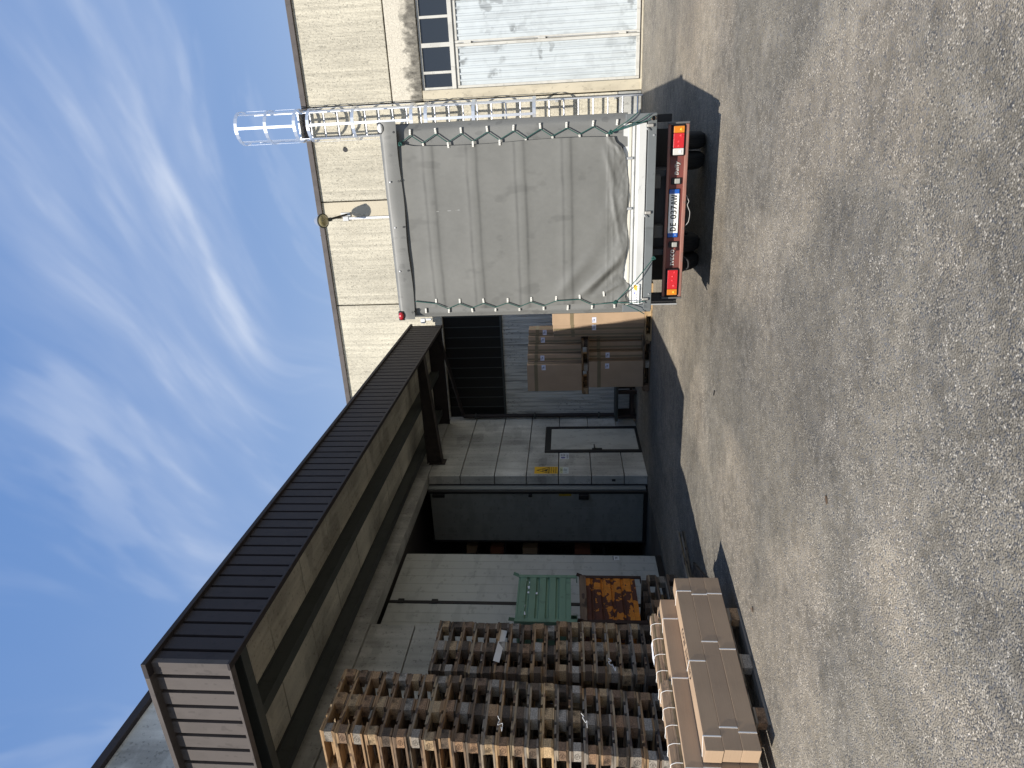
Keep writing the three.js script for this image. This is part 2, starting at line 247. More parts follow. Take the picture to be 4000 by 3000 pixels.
// ---------------------------------------------------------------- back building (faces the camera, sunlit)
const ZB = -15.8; // its face
const corrL = { p: 0.085, l: [[0, 0], [0.50, 0], [0.58, -0.016], [0.80, -0.016], [0.88, 0]] };
const corrR = { p: 0.132, l: [[0, 0], [0.55, 0], [0.64, 0.022], [0.90, 0.022], [0.985, 0]] };
{
  const b = thing('concrete_warehouse', 'tall beige ribbed concrete warehouse with brown roof edge behind the truck', 'warehouse', [-2, 0, ZB]);
  const P = (n, x0, x1, y0, y1, m = ribCon, z1 = ZB, z0 = ZB - 0.18) => part(n, rbw(x0, x1, y0, y1, z0, z1, 0.012, false), m, b);
  // panels, with open joints of 2 cm between them
  P('wall_panel', -7.6, -4.01, 4.94, 7.70); P('wall_panel', -3.985, -1.80, 4.94, 7.70);
  P('wall_panel', -1.775, -1.415, 0, 7.70, creamCon);
  P('wall_panel', -1.39, 0.715, 5.66, 7.70); P('wall_panel', 0.735, 4.2, 5.66, 7.70); P('wall_panel', 4.22, 9, 0.0, 7.70);
  P('wall_panel', -3.985, -1.80, 0, 4.915); P('wall_panel', -1.39, 0.715, 0.52, 5.635); P('wall_panel', -1.39, 0.715, 0.0, 0.505, greyCon);
  // lintel over the big door with a dark grimy lower edge
  const lintelMap = tex(1024, 256, (u, v) => { const chipn = T(u, v, 200, 24, 3, 8), gr = step(0.55, 0.12, v + (T(u, v, 40, 6, 5, 61) - 0.5) * 0.65), st = T(u, v, 70, 5, 4, 7), l = 0.80 + (chipn - 0.5) * 0.13 - gr * (0.20 + st * 0.30); return [l, l * 0.965, l * 0.885]; }, [3.465, 0.7]);
  lintelMap.offset.set(-0.735 / 3.465, -4.935 / 0.7);
  P('lintel_panel', 0.735, 4.2, 4.935, 5.635, M([1, 1, 1], 0.95, { map: lintelMap, bumpMap: ribBump, bumpScale: 0.010 }));
  part('joint_backing', bw(-7.6, 9, 0, 7.68, ZB - 0.30, ZB - 0.19), jointMat, b);
  part('roof_slab', bw(-7.6, 9, 7.70, 7.78, ZB - 9, ZB - 0.02), greyCon, b);
  part('roof_flashing', rbw(-7.6, 9, 7.672, 7.80, ZB - 0.25, ZB + 0.055, 0.01), brownSunlit, b);
  for (const x of [-5.35, -2.2, 0.95, 4.1]) part('flashing_seam', bw(x, x + 0.02, 7.668, 7.804, ZB - 0.2, ZB + 0.059), brownSunlit, b);
  part('side_wall', bw(8.9, 9, 0, 7.7, ZB - 9, ZB - 0.3), greyCon, b); part('rear_wall', bw(-7.6, 9, 0, 7.7, ZB - 9.1, ZB - 9), greyCon, b);
  // small drain outlet
  { const s = new THREE.Shape(); s.absellipse(0, 0, 0.07, 0.055, 0, 7); const h = new THREE.Path(); h.absellipse(0, 0, 0.055, 0.042, 0, 7); s.holes.push(h); const g = new THREE.ExtrudeGeometry(s, { depth: 0.05, bevelEnabled: false, curveSegments: 14 }); g.translate(-0.22, 6.90, ZB - 0.005); part('drain_outlet', g, oldSteel, b); const g2 = new THREE.CircleGeometry(0.056, 14); g2.translate(-0.22, 6.90, ZB + 0.006); part('drain_hole', g2, black, b); }
  // big double door on the right: cream jamb, transom of dark panes, ribbed white leaves
  part('door_jamb', rbw(0.735, 0.955, 0, 4.915, ZB - 0.1, ZB + 0.035, 0.015, false), creamCon, b);
  part('door_jamb', rbw(3.98, 4.2, 0, 4.915, ZB - 0.1, ZB + 0.035, 0.015, false), creamCon, b);
  const ZD = ZB - 0.09;
  part('transom_rail', rbw(0.96, 3.975, 4.14, 4.235, ZD - 0.05, ZD + 0.045, 0.006), frameWhite, b); part('transom_rail', rbw(0.96, 3.975, 4.87, 4.925, ZD - 0.05, ZD + 0.03, 0.006), frameWhite, b);
  const ms = [0.985, 1.315, 1.868, 2.42, 2.97, 3.53, 3.955];
  for (let i = 0; i < ms.length; i++) part('mullion', rbw(ms[i] - (i === 2 ? 0.045 : 0.028), ms[i] + (i === 2 ? 0.045 : 0.028), 4.236, 4.869, ZD - 0.04, ZD + 0.035, 0.005), frameWhite, b);
  for (let i = 0; i < ms.length - 1; i++) part('window_pane', bw(ms[i] + 0.02, ms[i + 1] - 0.02, 4.236, 4.869, ZD - 0.02, ZD - 0.005), darkGlass, b);
  const leaf = (x0, x1) => {
    const d = part('door_leaf', sheet(ribs(x0 + 0.06, x1 - 0.06, corrR), 0.10, 4.07, (a, y, o) => [a, y, ZD - 0.022 + o]), whiteDoor, b);
    for (const [a, c] of [[x0, x0 + 0.06], [x1 - 0.06, x1]]) part('leaf_stile', rbw(a + 0.002, c, 0.04, 4.136, ZD - 0.04, ZD + 0.012, 0.005), frameWhite, d);
    part('leaf_rail', rbw(x0 + 0.063, x1 - 0.062, 0.04, 0.13, ZD - 0.04, ZD + 0.010, 0.005), frameWhite, d); part('leaf_rail', rbw(x0 + 0.063, x1 - 0.062, 4.06, 4.136, ZD - 0.04, ZD + 0.010, 0.005), frameWhite, d);
    return d;
  };
  leaf(0.965, 1.866); const l2 = leaf(1.872, 2.77); leaf(2.776, 3.96);
  part('bolt_rod', rod([1.886, 0.15, ZD + 0.028], [1.886, 4.05, ZD + 0.028], 0.008), galv, l2);
  for (const y of [0.35, 2.1, 3.75]) { part('bolt_guide', rbw(1.866, 1.906, y, y + 0.16, ZD + 0.013, ZD + 0.04, 0.005), frameWhite, l2); part('bolt_knob', rbw(1.876, 1.896, y - 0.03, y - 0.005, ZD + 0.013, ZD + 0.055, 0.004), oldSteel, l2); }
  part('door_sill', rbw(0.735, 4.2, 0, 0.03, ZB - 0.16, ZB + 0.07, 0.008), creamCon, b);
  part('bottom_rail', rod([0.96, 0.05, ZB + 0.0], [3.97, 0.05, ZB + 0.0], 0.014), oldSteel, b);
  // wide door under the canopy: fine ribbed white sheet below, dark panels above
  for (const [a, c] of [[-7.18, -6.20], [-6.185, -5.19], [-5.175, -4.20], [-4.185, -4.0]]) part('ribbed_panel', sheet(ribs(a, c, corrL), 0.02, 3.40, (t, y, o) => [t, y, ZB - 0.06 + o]), oldWhite, b);
  part('panel_rail', rbw(-7.19, -4.0, 3.40, 3.455, ZB - 0.1, ZB + 0.0, 0.006), darkSteel, b);
  for (let i = 0; i < 11; i++) { const x = -7.20 + i * 0.281; part('dark_pane', bw(x + 0.008, x + 0.273, 3.457, 4.93, ZB - 0.08, ZB - 0.05), blackGlass, b); part('glazing_bar', bw(x - 0.007, x + 0.007, 3.457, 4.93, ZB - 0.08, ZB - 0.025), darkSteel, b); }
}

// ---------------------------------------------------------------- left building (runs along the yard, in its own shade)
const XL = -7.19, ZC = -12.545; // face, edge of the opening
const GYM = 'warehouse';
{
  const b = thing('side_warehouse', 'grey concrete panel warehouse along the yard with open folding doors under the canopy', GYM, [XL, 0, -10]);
  const C = (n, x0, x1, y0, y1, z0, z1, m = greyCon) => part(n, rbw(x0, x1, y0, y1, z0, z1, 0.010, false), m, b);
  const rows = [0, 0.504, 1.228, 1.964, 2.684, 3.406, 4.186, 4.92];
  const doorZ = [-15.05, -13.65];
  for (let i = 0; i < rows.length - 1; i++) { // courses between the back corner and the opening, cut around the personnel door
    const y0 = rows[i] + (i ? 0.008 : 0), y1 = rows[i + 1] - 0.008;
    if (y0 < 1.9) { C('wall_panel', XL - 0.22, XL, y0, y1, -15.78, doorZ[0]); C('wall_panel', XL - 0.22, XL, y0, y1, doorZ[1], ZC); }
    else if (y0 < 2.25) { C('wall_panel', XL - 0.22, XL, y0, y1, -15.78, doorZ[0]); C('wall_panel', XL - 0.22, XL, y0, y1, doorZ[1], ZC); C('wall_panel', XL - 0.22, XL, 2.305, y1, doorZ[0] + 0.006, doorZ[1] - 0.006); }
    else C('wall_panel', XL - 0.22, XL, y0, y1, -15.78, ZC);
  }
  part('joint_backing', bw(XL - 0.34, XL - 0.23, 0, 4.92, -15.78, ZC - 0.02), jointMat, b);
  // lintel beam running on over the opening, then solid panels towards the camera
  C('lintel_beam', XL - 0.28, XL + 0.0, 4.925, 5.24, -15.78, -4.45);
  for (let i = 0; i < rows.length - 1; i++) C('wall_panel', XL - 0.30, XL - 0.03, rows[i] + (i ? 0.008 : 0), rows[i + 1] - 0.008, -7.90, 2);
  part('joint_backing', bw(XL - 0.4, XL - 0.31, 0, 4.92, -7.88, 2), jointMat, b);
  C('upper_wall', XL - 0.25, XL - 0.02, 5.26, 7.60, -15.78, 2); part('roof_flashing', rbw(XL - 9, XL + 0.05, 7.60, 7.72, -15.76, 2, 0.01), brown, b);
  // hall behind the doors
  part('hall_floor', bw(-15, XL - 0.3, 0.003, 0.012, -16, 2), M([0.20, 0.195, 0.185], 0.8, { map: conMap }), b);
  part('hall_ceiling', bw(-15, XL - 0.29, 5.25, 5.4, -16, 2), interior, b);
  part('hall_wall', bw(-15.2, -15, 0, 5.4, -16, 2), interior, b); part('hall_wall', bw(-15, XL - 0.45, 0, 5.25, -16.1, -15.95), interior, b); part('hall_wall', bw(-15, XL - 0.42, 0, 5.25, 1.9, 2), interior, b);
  part('hall_post', rbw(-9.1, -8.95, 0, 5.2, -11.3, -11.15), darkSteel, b);
  // personnel door
  const d = part('personnel_door', rbw(XL - 0.06, XL + 0.012, 0.06, 2.16, -14.93, -13.77, 0.006, false), panelWhite, b);
  part('door_frame', rbw(XL - 0.1, XL + 0.03, 0, 2.30, -15.045, -14.935, 0.006), black, d); part('door_frame', rbw(XL - 0.1, XL + 0.03, 0, 2.30, -13.765, -13.655, 0.006), black, d);
  part('door_frame', rbw(XL - 0.1, XL + 0.03, 2.165, 2.30, -14.933, -13.767, 0.006), black, d); part('door_sill', rbw(XL - 0.1, XL + 0.03, 0, 0.055, -14.933, -13.767, 0.006), black, d);
  part('lock_plate', rbw(XL + 0.012, XL + 0.03, 0.93, 1.17, -13.84, -13.79, 0.006), black, d); part('handle', rbw(XL + 0.045, XL + 0.065, 1.10, 1.125, -13.98, -13.80, 0.008), black, d);
  // rectangular hole in the reveal
  part('socket_hole', rbw(XL - 0.14, XL - 0.08, 0.70, 0.78, ZC - 0.002, ZC + 0.004, 0.002), black, b);
  // folding leaf standing open into the hall, facing the camera
  const zf = -12.32, greyLeaf = M([0.27, 0.285, 0.28], 0.6, { map: sheetMap });
  { const x0 = -8.75, x1 = -7.50, n = 7, g0 = (x1 - x0) / n; const lf = part('folding_leaf', rbw(x0, x1, 0.10, 4.86, zf - 0.05, zf - 0.012, 0.004), greyLeaf, b);
    for (let i = 0; i < n; i++) part('leaf_plank', rbw(x0 + i * g0 + 0.002, x0 + (i + 1) * g0 - 0.003, 0.11, 4.85, zf - 0.012, zf, 0.003), greyLeaf, lf);
    part('leaf_edge', rbw(x1 + 0.002, x1 + 0.06, 0.02, 4.9, zf - 0.06, zf + 0.03, 0.01), black, lf); part('leaf_edge', rbw(x0 - 0.05, x0 - 0.002, 0.02, 4.9, zf - 0.06, zf + 0.01, 0.01), black, lf);
    part('bottom_brush', rbw(x0, x1, 0.015, 0.098, zf - 0.05, zf + 0.006, 0.004), black, lf);
    part('latch_box', rbw(x1 - 0.11, x1 - 0.002, 1.30, 1.52, zf + 0.002, zf + 0.09, 0.008), black, lf); part('latch_box', rbw(x1 - 0.06, x1 - 0.002, 2.55, 2.63, zf + 0.002, zf + 0.06, 0.006), black, lf); part('hinge', rbw(x1 - 0.08, x1 - 0.002, 4.52, 4.80, zf + 0.002, zf + 0.06, 0.006), black, lf);
    const haz = canvas(256, 64, (c, w, h) => { c.fillStyle = '#cfae2e'; c.fillRect(0, 0, w, h); c.fillStyle = '#1a1a16'; for (let i = 0; i < 14; i++) { c.beginPath(); c.moveTo(i * 20, 0); c.lineTo(i * 20 + 9, 0); c.lineTo(i * 20 - 9, h); c.lineTo(i * 20 - 18, h); c.fill(); } });
    const hz = new THREE.PlaneGeometry(0.28, 0.055); hz.rotateZ(Math.PI / 2); hz.translate(x1 - 0.04, 1.82, zf + 0.003); part('hazard_sticker', hz, M('#ffffff', 0.6, { map: haz }), lf); }
  // narrow leaf between jamb and folding leaf
  part('jamb_leaf', rbw(-7.47, -7.40, 0.05, 4.9, -12.52, -12.35, 0.01, false), greyLeaf, b); part('jamb_post', rbw(-7.45, -7.39, 0, 4.9, ZC + 0.002, ZC + 0.06, 0.008), black, b);
  // two closed leaves, planked, set back behind the lintel
  const leafRun = (z0, z1, n) => { const w = (z1 - z0) / n, lf = part('folding_leaf', rbw(-7.66, -7.612, 0.12, 4.915, z0, z1, 0.004), panelWhite, b);
    for (let i = 0; i < n; i++) part('leaf_plank', rbw(-7.612, -7.592, 0.125, 4.91, z0 + i * w + 0.002, z0 + (i + 1) * w - 0.0025, 0.003), panelWhite, lf);
    part('bottom_brush', rbw(-7.66, -7.575, 0.015, 0.118, z0, z1, 0.006), black, lf); return lf; };
  const lA = leafRun(-10.23, -8.90, 6), lB = leafRun(-8.82, -7.91, 4);
  part('leaf_edge', rbw(-7.65, -7.585, 0.03, 4.9, -8.895, -8.825, 0.008), black, lA);
  for (const y of [4.75, 4.15, 1.4]) part('hinge', rbw(-7.59, -7.56, y - 0.11, y, -8.91, -8.81, 0.006), black, lA);
  { const st = canvas(128, 128, (c, w, h) => { c.fillStyle = '#d7d9da'; c.fillRect(0, 0, w, h); c.fillStyle = '#15151c'; c.fillRect(0, 0, w, 14); c.font = 'bold 60px sans-serif'; c.textAlign = 'center'; c.fillText('TB', w / 2, 92); }); const g = new THREE.PlaneGeometry(0.12, 0.12); g.rotateY(Math.PI / 2); g.translate(-7.590, 0.86, -10.15); part('sticker', g, M('#ffffff', 0.7, { map: st }), lA); }
}

// wall signs
function flatSign(name, label, cat, w, h, pos, tx, turn = Math.PI / 2, group) {
  const s = thing(name, label, cat, pos, group, turn); local('plate', rbox(w, h, 0.006, 0.0025), M([0.6, 0.6, 0.6], 0.5), s, [0, 0, 0.003]); local('print', new THREE.PlaneGeometry(w - 0.004, h - 0.004), M('#ffffff', 0.55, { map: tx }), s, [0, 0, 0.0075]); return s;
}
flatSign('warning_sign', 'yellow forklift warning sign beside the personnel door', 'sign', 0.325, 0.53, [XL, 2.245, -12.795], canvas(390, 636, (c, w, h) => {
  c.fillStyle = '#e3b31f'; c.fillRect(0, 0, w, h); c.strokeStyle = '#15120a'; c.fillStyle = '#15120a'; c.lineJoin = 'miter'; c.lineWidth = 26; c.beginPath(); c.moveTo(w / 2, 70); c.lineTo(w - 30, 400); c.lineTo(30, 400); c.closePath(); c.stroke();
  c.lineWidth = 12; c.strokeRect(150, 215, 75, 90); c.fillRect(120, 300, 120, 45); c.beginPath(); c.arc(145, 355, 22, 0, 7); c.arc(220, 355, 22, 0, 7); c.fill(); c.fillRect(248, 200, 12, 170); c.fillRect(248, 358, 62, 12); c.beginPath(); c.arc(185, 245, 16, 0, 7); c.fill(); c.fillRect(165, 258, 36, 44);
  c.textAlign = 'center'; c.font = 'bold 56px sans-serif'; c.fillText('ATTENZIONE', w / 2, 482); c.fillText('CARRELLI IN', w / 2, 546); c.fillText('MOVIMENTO', w / 2, 608);
}));
const noticeLines = (c, x, y, w, n, g, col) => { c.fillStyle = col; for (let i = 0; i < n; i++) c.fillRect(x, y + i * g, w * (0.7 + 0.3 * hash(i, n, 5)), g * 0.5); };
flatSign('notice_sign', 'white notice with a blue oval right beside the black door frame', 'sign', 0.295, 0.215, [XL, 1.83, -13.475], canvas(360, 262, (c, w, h) => { c.fillStyle = '#d4dae0'; c.fillRect(0, 0, w, h); c.fillStyle = '#3a2f86'; c.beginPath(); c.ellipse(75, 92, 48, 66, 0, 0, 7); c.fill(); c.strokeStyle = '#c8ccda'; c.lineWidth = 8; c.beginPath(); c.moveTo(50, 120); c.lineTo(100, 65); c.stroke(); noticeLines(c, 150, 24, 180, 4, 15, '#2c3a52'); noticeLines(c, 150, 100, 180, 4, 15, '#222c40'); c.fillStyle = '#2c3a52'; c.fillRect(24, 180, 310, 7); noticeLines(c, 24, 206, 310, 3, 15, '#2c3a52'); }));
flatSign('notice_sign', 'white notice with small print directly below the yellow warning sign', 'sign', 0.285, 0.20, [XL, 1.835, -12.79], canvas(350, 245, (c, w, h) => { c.fillStyle = '#cfd8d8'; c.fillRect(0, 0, w, h); c.fillStyle = '#c9cfa6'; c.fillRect(0, 0, w, 86); noticeLines(c, 110, 16, 200, 4, 17, '#4c5348'); noticeLines(c, 110, 104, 200, 6, 17, '#4d6670'); c.strokeStyle = '#2b2238'; c.lineWidth = 9; c.beginPath(); c.arc(55, 125, 20, 0.6, 5.6); c.stroke(); c.beginPath(); c.arc(55, 170, 20, 0.6, 5.6); c.stroke(); c.fillStyle = '#3a4148'; c.fillRect(40, 30, 14, 40); c.fillRect(0, 208, w, 4); }));

// ---------------------------------------------------------------- canopy
const XC = -4.45, CZ0 = -15.33, CZ1 = -4.313, CY0 = 4.85, CY1 = 5.67;
{
  const c = thing('loading_canopy', 'dark brown ribbed sheet metal canopy jutting out over the loading doors', 'canopy', [XC - 1.4, 0, -9.8]);
  const prof = { p: 0.1835, l: [[0, 0], [0.78, 0], [0.795, -0.034], [0.955, -0.034], [0.97, 0]] };
  const tone = i => i % 3 === 1 ? brownSunlit : brown;
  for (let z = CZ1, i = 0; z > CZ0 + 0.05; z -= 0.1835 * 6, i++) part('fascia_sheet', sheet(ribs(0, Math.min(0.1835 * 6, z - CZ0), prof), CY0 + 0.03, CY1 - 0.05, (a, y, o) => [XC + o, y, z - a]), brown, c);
  const prof2 = { p: 0.189, l: [[0, 0], [0.74, 0], [0.755, -0.045], [0.955, -0.045], [0.97, 0]] };
  for (let x = XC, i = 0; x > XL + 0.05; x -= 0.189 * 5, i++) part('end_sheet', sheet(ribs(0, Math.min(0.189 * 5, x - XL), prof2), CY0 + 0.03, CY1 - 0.05, (a, y, o) => [x - a, y, CZ1 + o]), brownSunlit, c);
  part('far_end_sheet', bw(XL, XC - 0.04, CY0 + 0.03, CY1 - 0.05, CZ0 - 0.01, CZ0), brown, c);
  part('corner_trim', rbw(XC - 0.05, XC + 0.006, CY0 + 0.028, CY1 - 0.052, CZ1 - 0.05, CZ1 + 0.006, 0.004), brownSunlit, c);
  part('cap_flashing', rbw(XC - 0.12, XC + 0.045, CY1 - 0.052, CY1, CZ0 - 0.02, CZ1 + 0.075, 0.006), brown, c); part('cap_flashing', rbw(XL, XC - 0.122, CY1 - 0.052, CY1, CZ1 - 0.10, CZ1 + 0.075, 0.006), brownSunlit, c);
  part('drip_trim', rbw(XC - 0.06, XC + 0.012, CY0, CY0 + 0.028, CZ0 - 0.01, CZ1 + 0.012, 0.005), brown, c); part('drip_trim', rbw(XL, XC - 0.062, CY0, CY0 + 0.028, CZ1 - 0.06, CZ1 + 0.012, 0.005), brownSunlit, c);
  part('roof_deck', bw(XL - 0.0, XC - 0.05, CY1 - 0.12, CY1 - 0.055, CZ0 + 0.01, CZ1 - 0.05), galv, c);
  for (let z = CZ1 - 0.42, i = 0; z > CZ0 + 0.2; z -= 0.985, i++) part('soffit_panel', rbw(XL + 0.01, XC - 0.055, 5.25, 5.31, Math.max(CZ0 + 0.02, z - 0.966), z, 0.008, false), soffitMat, c);
  part('soffit_backing', bw(XL + 0.01, XC - 0.06, 5.312, 5.33, CZ0 + 0.02, CZ1 - 0.12), jointMat, c);
  for (const [x0, x1] of [[-5.80, -5.655], [-6.90, -6.745]]) { // two long steel beams
    const xm = (x0 + x1) / 2, z0 = CZ0 + 0.03, z1 = CZ1 - 0.35;
    part('long_beam', merge([bw(x0, x1, 5.05, 5.064, z0, z1), bw(xm - 0.05, xm + 0.05, 5.065, 5.235, z0, z1), bw(x0, x1, 5.236, 5.248, z0, z1)]), darkSteel, c);
  }
  for (const z of [-13.2, -4.60]) { // cantilever beams, deeper at the wall than at the fascia
    const w = z > -6 ? 0.055 : 0.085, xa = XL - 0.05, xb = XC - 0.07, sh = new THREE.Shape(); sh.moveTo(xa, z > -6 ? 4.84 : 4.70); sh.lineTo(xb, 4.90); sh.lineTo(xb, 5.03); sh.lineTo(xa, 5.03); const web = new THREE.ExtrudeGeometry(sh, { depth: 0.05, bevelEnabled: false }); web.translate(0, 0, z - 0.025);
    part('cross_beam', merge([uvm(web), bar([xa, z > -6 ? 4.832 : 4.692, z], [xb, 4.892, z], w * 2, 0.015), bw(xa, xb, 5.031, 5.048, z - w, z + w)]), z > -6 ? darkSteel : oldSteel, c); }
  part('bracket_plate', rbw(XL + 0.002, XL + 0.02, 4.62, 5.0, -13.33, -13.07, 0.004), oldSteel, c);
  part('gutter_spout', rbw(XC + 0.05, XC + 0.17, 5.28, 5.40, CZ0 - 0.12, CZ0 - 0.02, 0.02), M([0.75, 0.76, 0.76], 0.4), c);
  part('gutter_spout', rbw(XC + 0.115, XC + 0.17, 5.12, 5.27, CZ0 - 0.11, CZ0 - 0.03, 0.02), M([0.75, 0.76, 0.76], 0.4), c);
}
{ const d = thing('downpipe', 'dark brown downpipe slanting from the canopy into the corner of the two buildings', 'downpipe', [XL + 0.1, 0, -15.6]);
  part('pipe', rod([XL + 0.09, 0.02, -15.62], [XL + 0.09, 4.55, -15.62], 0.055, 14), brown, d); part('sloping_pipe', rod([XL + 0.09, 4.55, -15.62], [-4.85, 4.93, -15.30], 0.045, 12), brown, d);
  for (const y of [0.9, 2.6, 4.2]) part('pipe_clip', rbw(XL + 0.025, XL + 0.155, y, y + 0.04, -15.685, -15.555, 0.01), darkSteel, d); }

// ---------------------------------------------------------------- caged ladder on the back wall
{
  const b = thing('caged_ladder', 'shiny aluminium caged ladder rising past the roof edge of the back wall', 'ladder', [0.335, 0, -15.6]);
  const xl = 0.055, xr = 0.615, z = -15.58, xm = 0.335;
  for (const x of [xl, xr]) part('rail', rbw(x - 0.016, x + 0.016, 0.0, 8.86, z - 0.036, z + 0.036, 0.004), alu, b);
  for (let y = 0.10; y < 7.75; y += 0.324) part('rung', rod([xl + 0.0165, y, z], [xr - 0.0165, y, z], 0.019, 8), alu, b);
  for (const x of [xl - 0.03, xr + 0.03]) part('handrail', rod([x, 7.62, z + 0.02], [x, 8.84, z + 0.02], 0.018, 8), alu, b);
  part('exit_step', rbw(xl + 0.017, xr - 0.017, 7.81, 7.85, z - 0.22, z + 0.03, 0.006), alu, b);
  for (const y of [0.55, 1.87, 4.37, 7.03]) for (const x of [xl, xr]) part('wall_bracket', merge([bw(x - 0.02, x + 0.02, y - 0.03, y + 0.03, -15.798, z - 0.034), bw(x - 0.045, x + 0.045, y - 0.05, y + 0.05, -15.799, -15.792)]), galv, b);
  const R = 0.36, arc = []; for (let i = 0; i <= 12; i++) { const a = Math.PI * (-0.10 + 1.20 * i / 12); arc.push([xm + R * Math.cos(a), z + 0.30 + (R + 0.02) * Math.sin(a)]); }
  const strip = (line, y0, y1) => { const p = [[xr, z + 0.03], ...line, [xl, z + 0.03]], sh = new THREE.Shape(); const nrm = p.map((q, i) => { const a = p[Math.max(0, i - 1)], c = p[Math.min(p.length - 1, i + 1)], l = Math.hypot(c[0] - a[0], c[1] - a[1]); return [(c[1] - a[1]) / l * 0.004, -(c[0] - a[0]) / l * 0.004]; });
    p.forEach((q, i) => i ? sh.lineTo(q[0] + nrm[i][0], q[1] + nrm[i][1]) : sh.moveTo(q[0] + nrm[i][0], q[1] + nrm[i][1])); [...p.keys()].reverse().forEach(i => sh.lineTo(p[i][0] - nrm[i][0], p[i][1] - nrm[i][1]));
    const g = new THREE.ExtrudeGeometry(sh, { depth: y1 - y0, bevelEnabled: false }); g.rotateX(Math.PI / 2); g.translate(0, y1, 0); return g; };
  for (const y of [9.05, 8.37, 7.70, 7.39, 6.37, 5.05, 4.73, 3.68, 2.36]) part('hoop', strip(arc, y - 0.036, y + 0.036), alu, b);
  for (const [y0, y1] of [[2.33, 4.76], [5.02, 7.42], [7.67, 9.08]]) for (const i of [1, 3, 6, 9, 11]) { const [x, zz] = arc[i], g = rbox(0.055, y1 - y0, 0.006, 0.002); g.rotateY(Math.atan2(x - xm, zz - (z + 0.30))); g.translate(x + (xm - x) * 0.02, (y0 + y1) / 2, zz - (zz - z - 0.3) * 0.02); part('cage_bar', g, alu, b); }
}
// ---------------------------------------------------------------- wall lamp and conduit
{
  const b = thing('wall_lamp', 'grey bowl floodlight on a short arm at the top of the back wall', 'lamp', [-1.72, 7.15, -15.75]);
  part('wall_plate', rbw(-1.76, -1.66, 6.98, 7.22, -15.798, -15.77, 0.006), galv, b);
  part('arm', tube([[-1.71, 7.08, -15.77], [-1.715, 7.14, -15.55], [-1.735, 7.27, -15.22], [-1.74, 7.31, -15.13]], 0.026, 10, 24), oldSteel, b);
  part('neck', rod([-1.74, 7.27, -15.20], [-1.748, 7.38, -15.06], 0.045, 14), darkSteel, b);
  const tilt = new THREE.Quaternion().setFromUnitVectors(V(0, 1, 0), V(-0.05, 0.86, -0.5).normalize());
  const lathe = (pts) => { const g = new THREE.LatheGeometry(pts.map(p => new THREE.Vector2(...p)), 28); g.applyQuaternion(tilt); g.translate(-1.752, 7.42, -15.03); return g; };
  part('lamp_cap', lathe([[0.001, 0.24], [0.05, 0.235], [0.09, 0.20], [0.13, 0.12], [0.155, 0.03], [0.165, 0], [0.158, -0.012]]), M([0.62, 0.63, 0.64], 0.28, { metalness: 0.7 }), b);
  part('lamp_rim', lathe([[0.150, -0.002], [0.168, -0.004], [0.170, -0.028], [0.152, -0.032]]), darkSteel, b);
  part('lamp_glass', lathe([[0.151, -0.02], [0.13, -0.06], [0.08, -0.085], [0.001, -0.092]]), new THREE.MeshPhysicalMaterial({ color: lin(0.30, 0.25, 0.12), roughness: 0.22, clearcoat: 0.6 }), b);
  const k = thing('wall_conduit', 'narrow white conduit running down the back wall from the lamp', 'conduit', [-1.80, 0, -15.78]);
  part('conduit', rbw(-1.83, -1.775, 0.02, 7.10, -15.798, -15.75, 0.008), M([0.72, 0.73, 0.73], 0.5), k); part('junction_box', rbw(-1.86, -1.755, 7.03, 7.17, -15.798, -15.735, 0.01), M([0.55, 0.56, 0.56], 0.5), k);
}

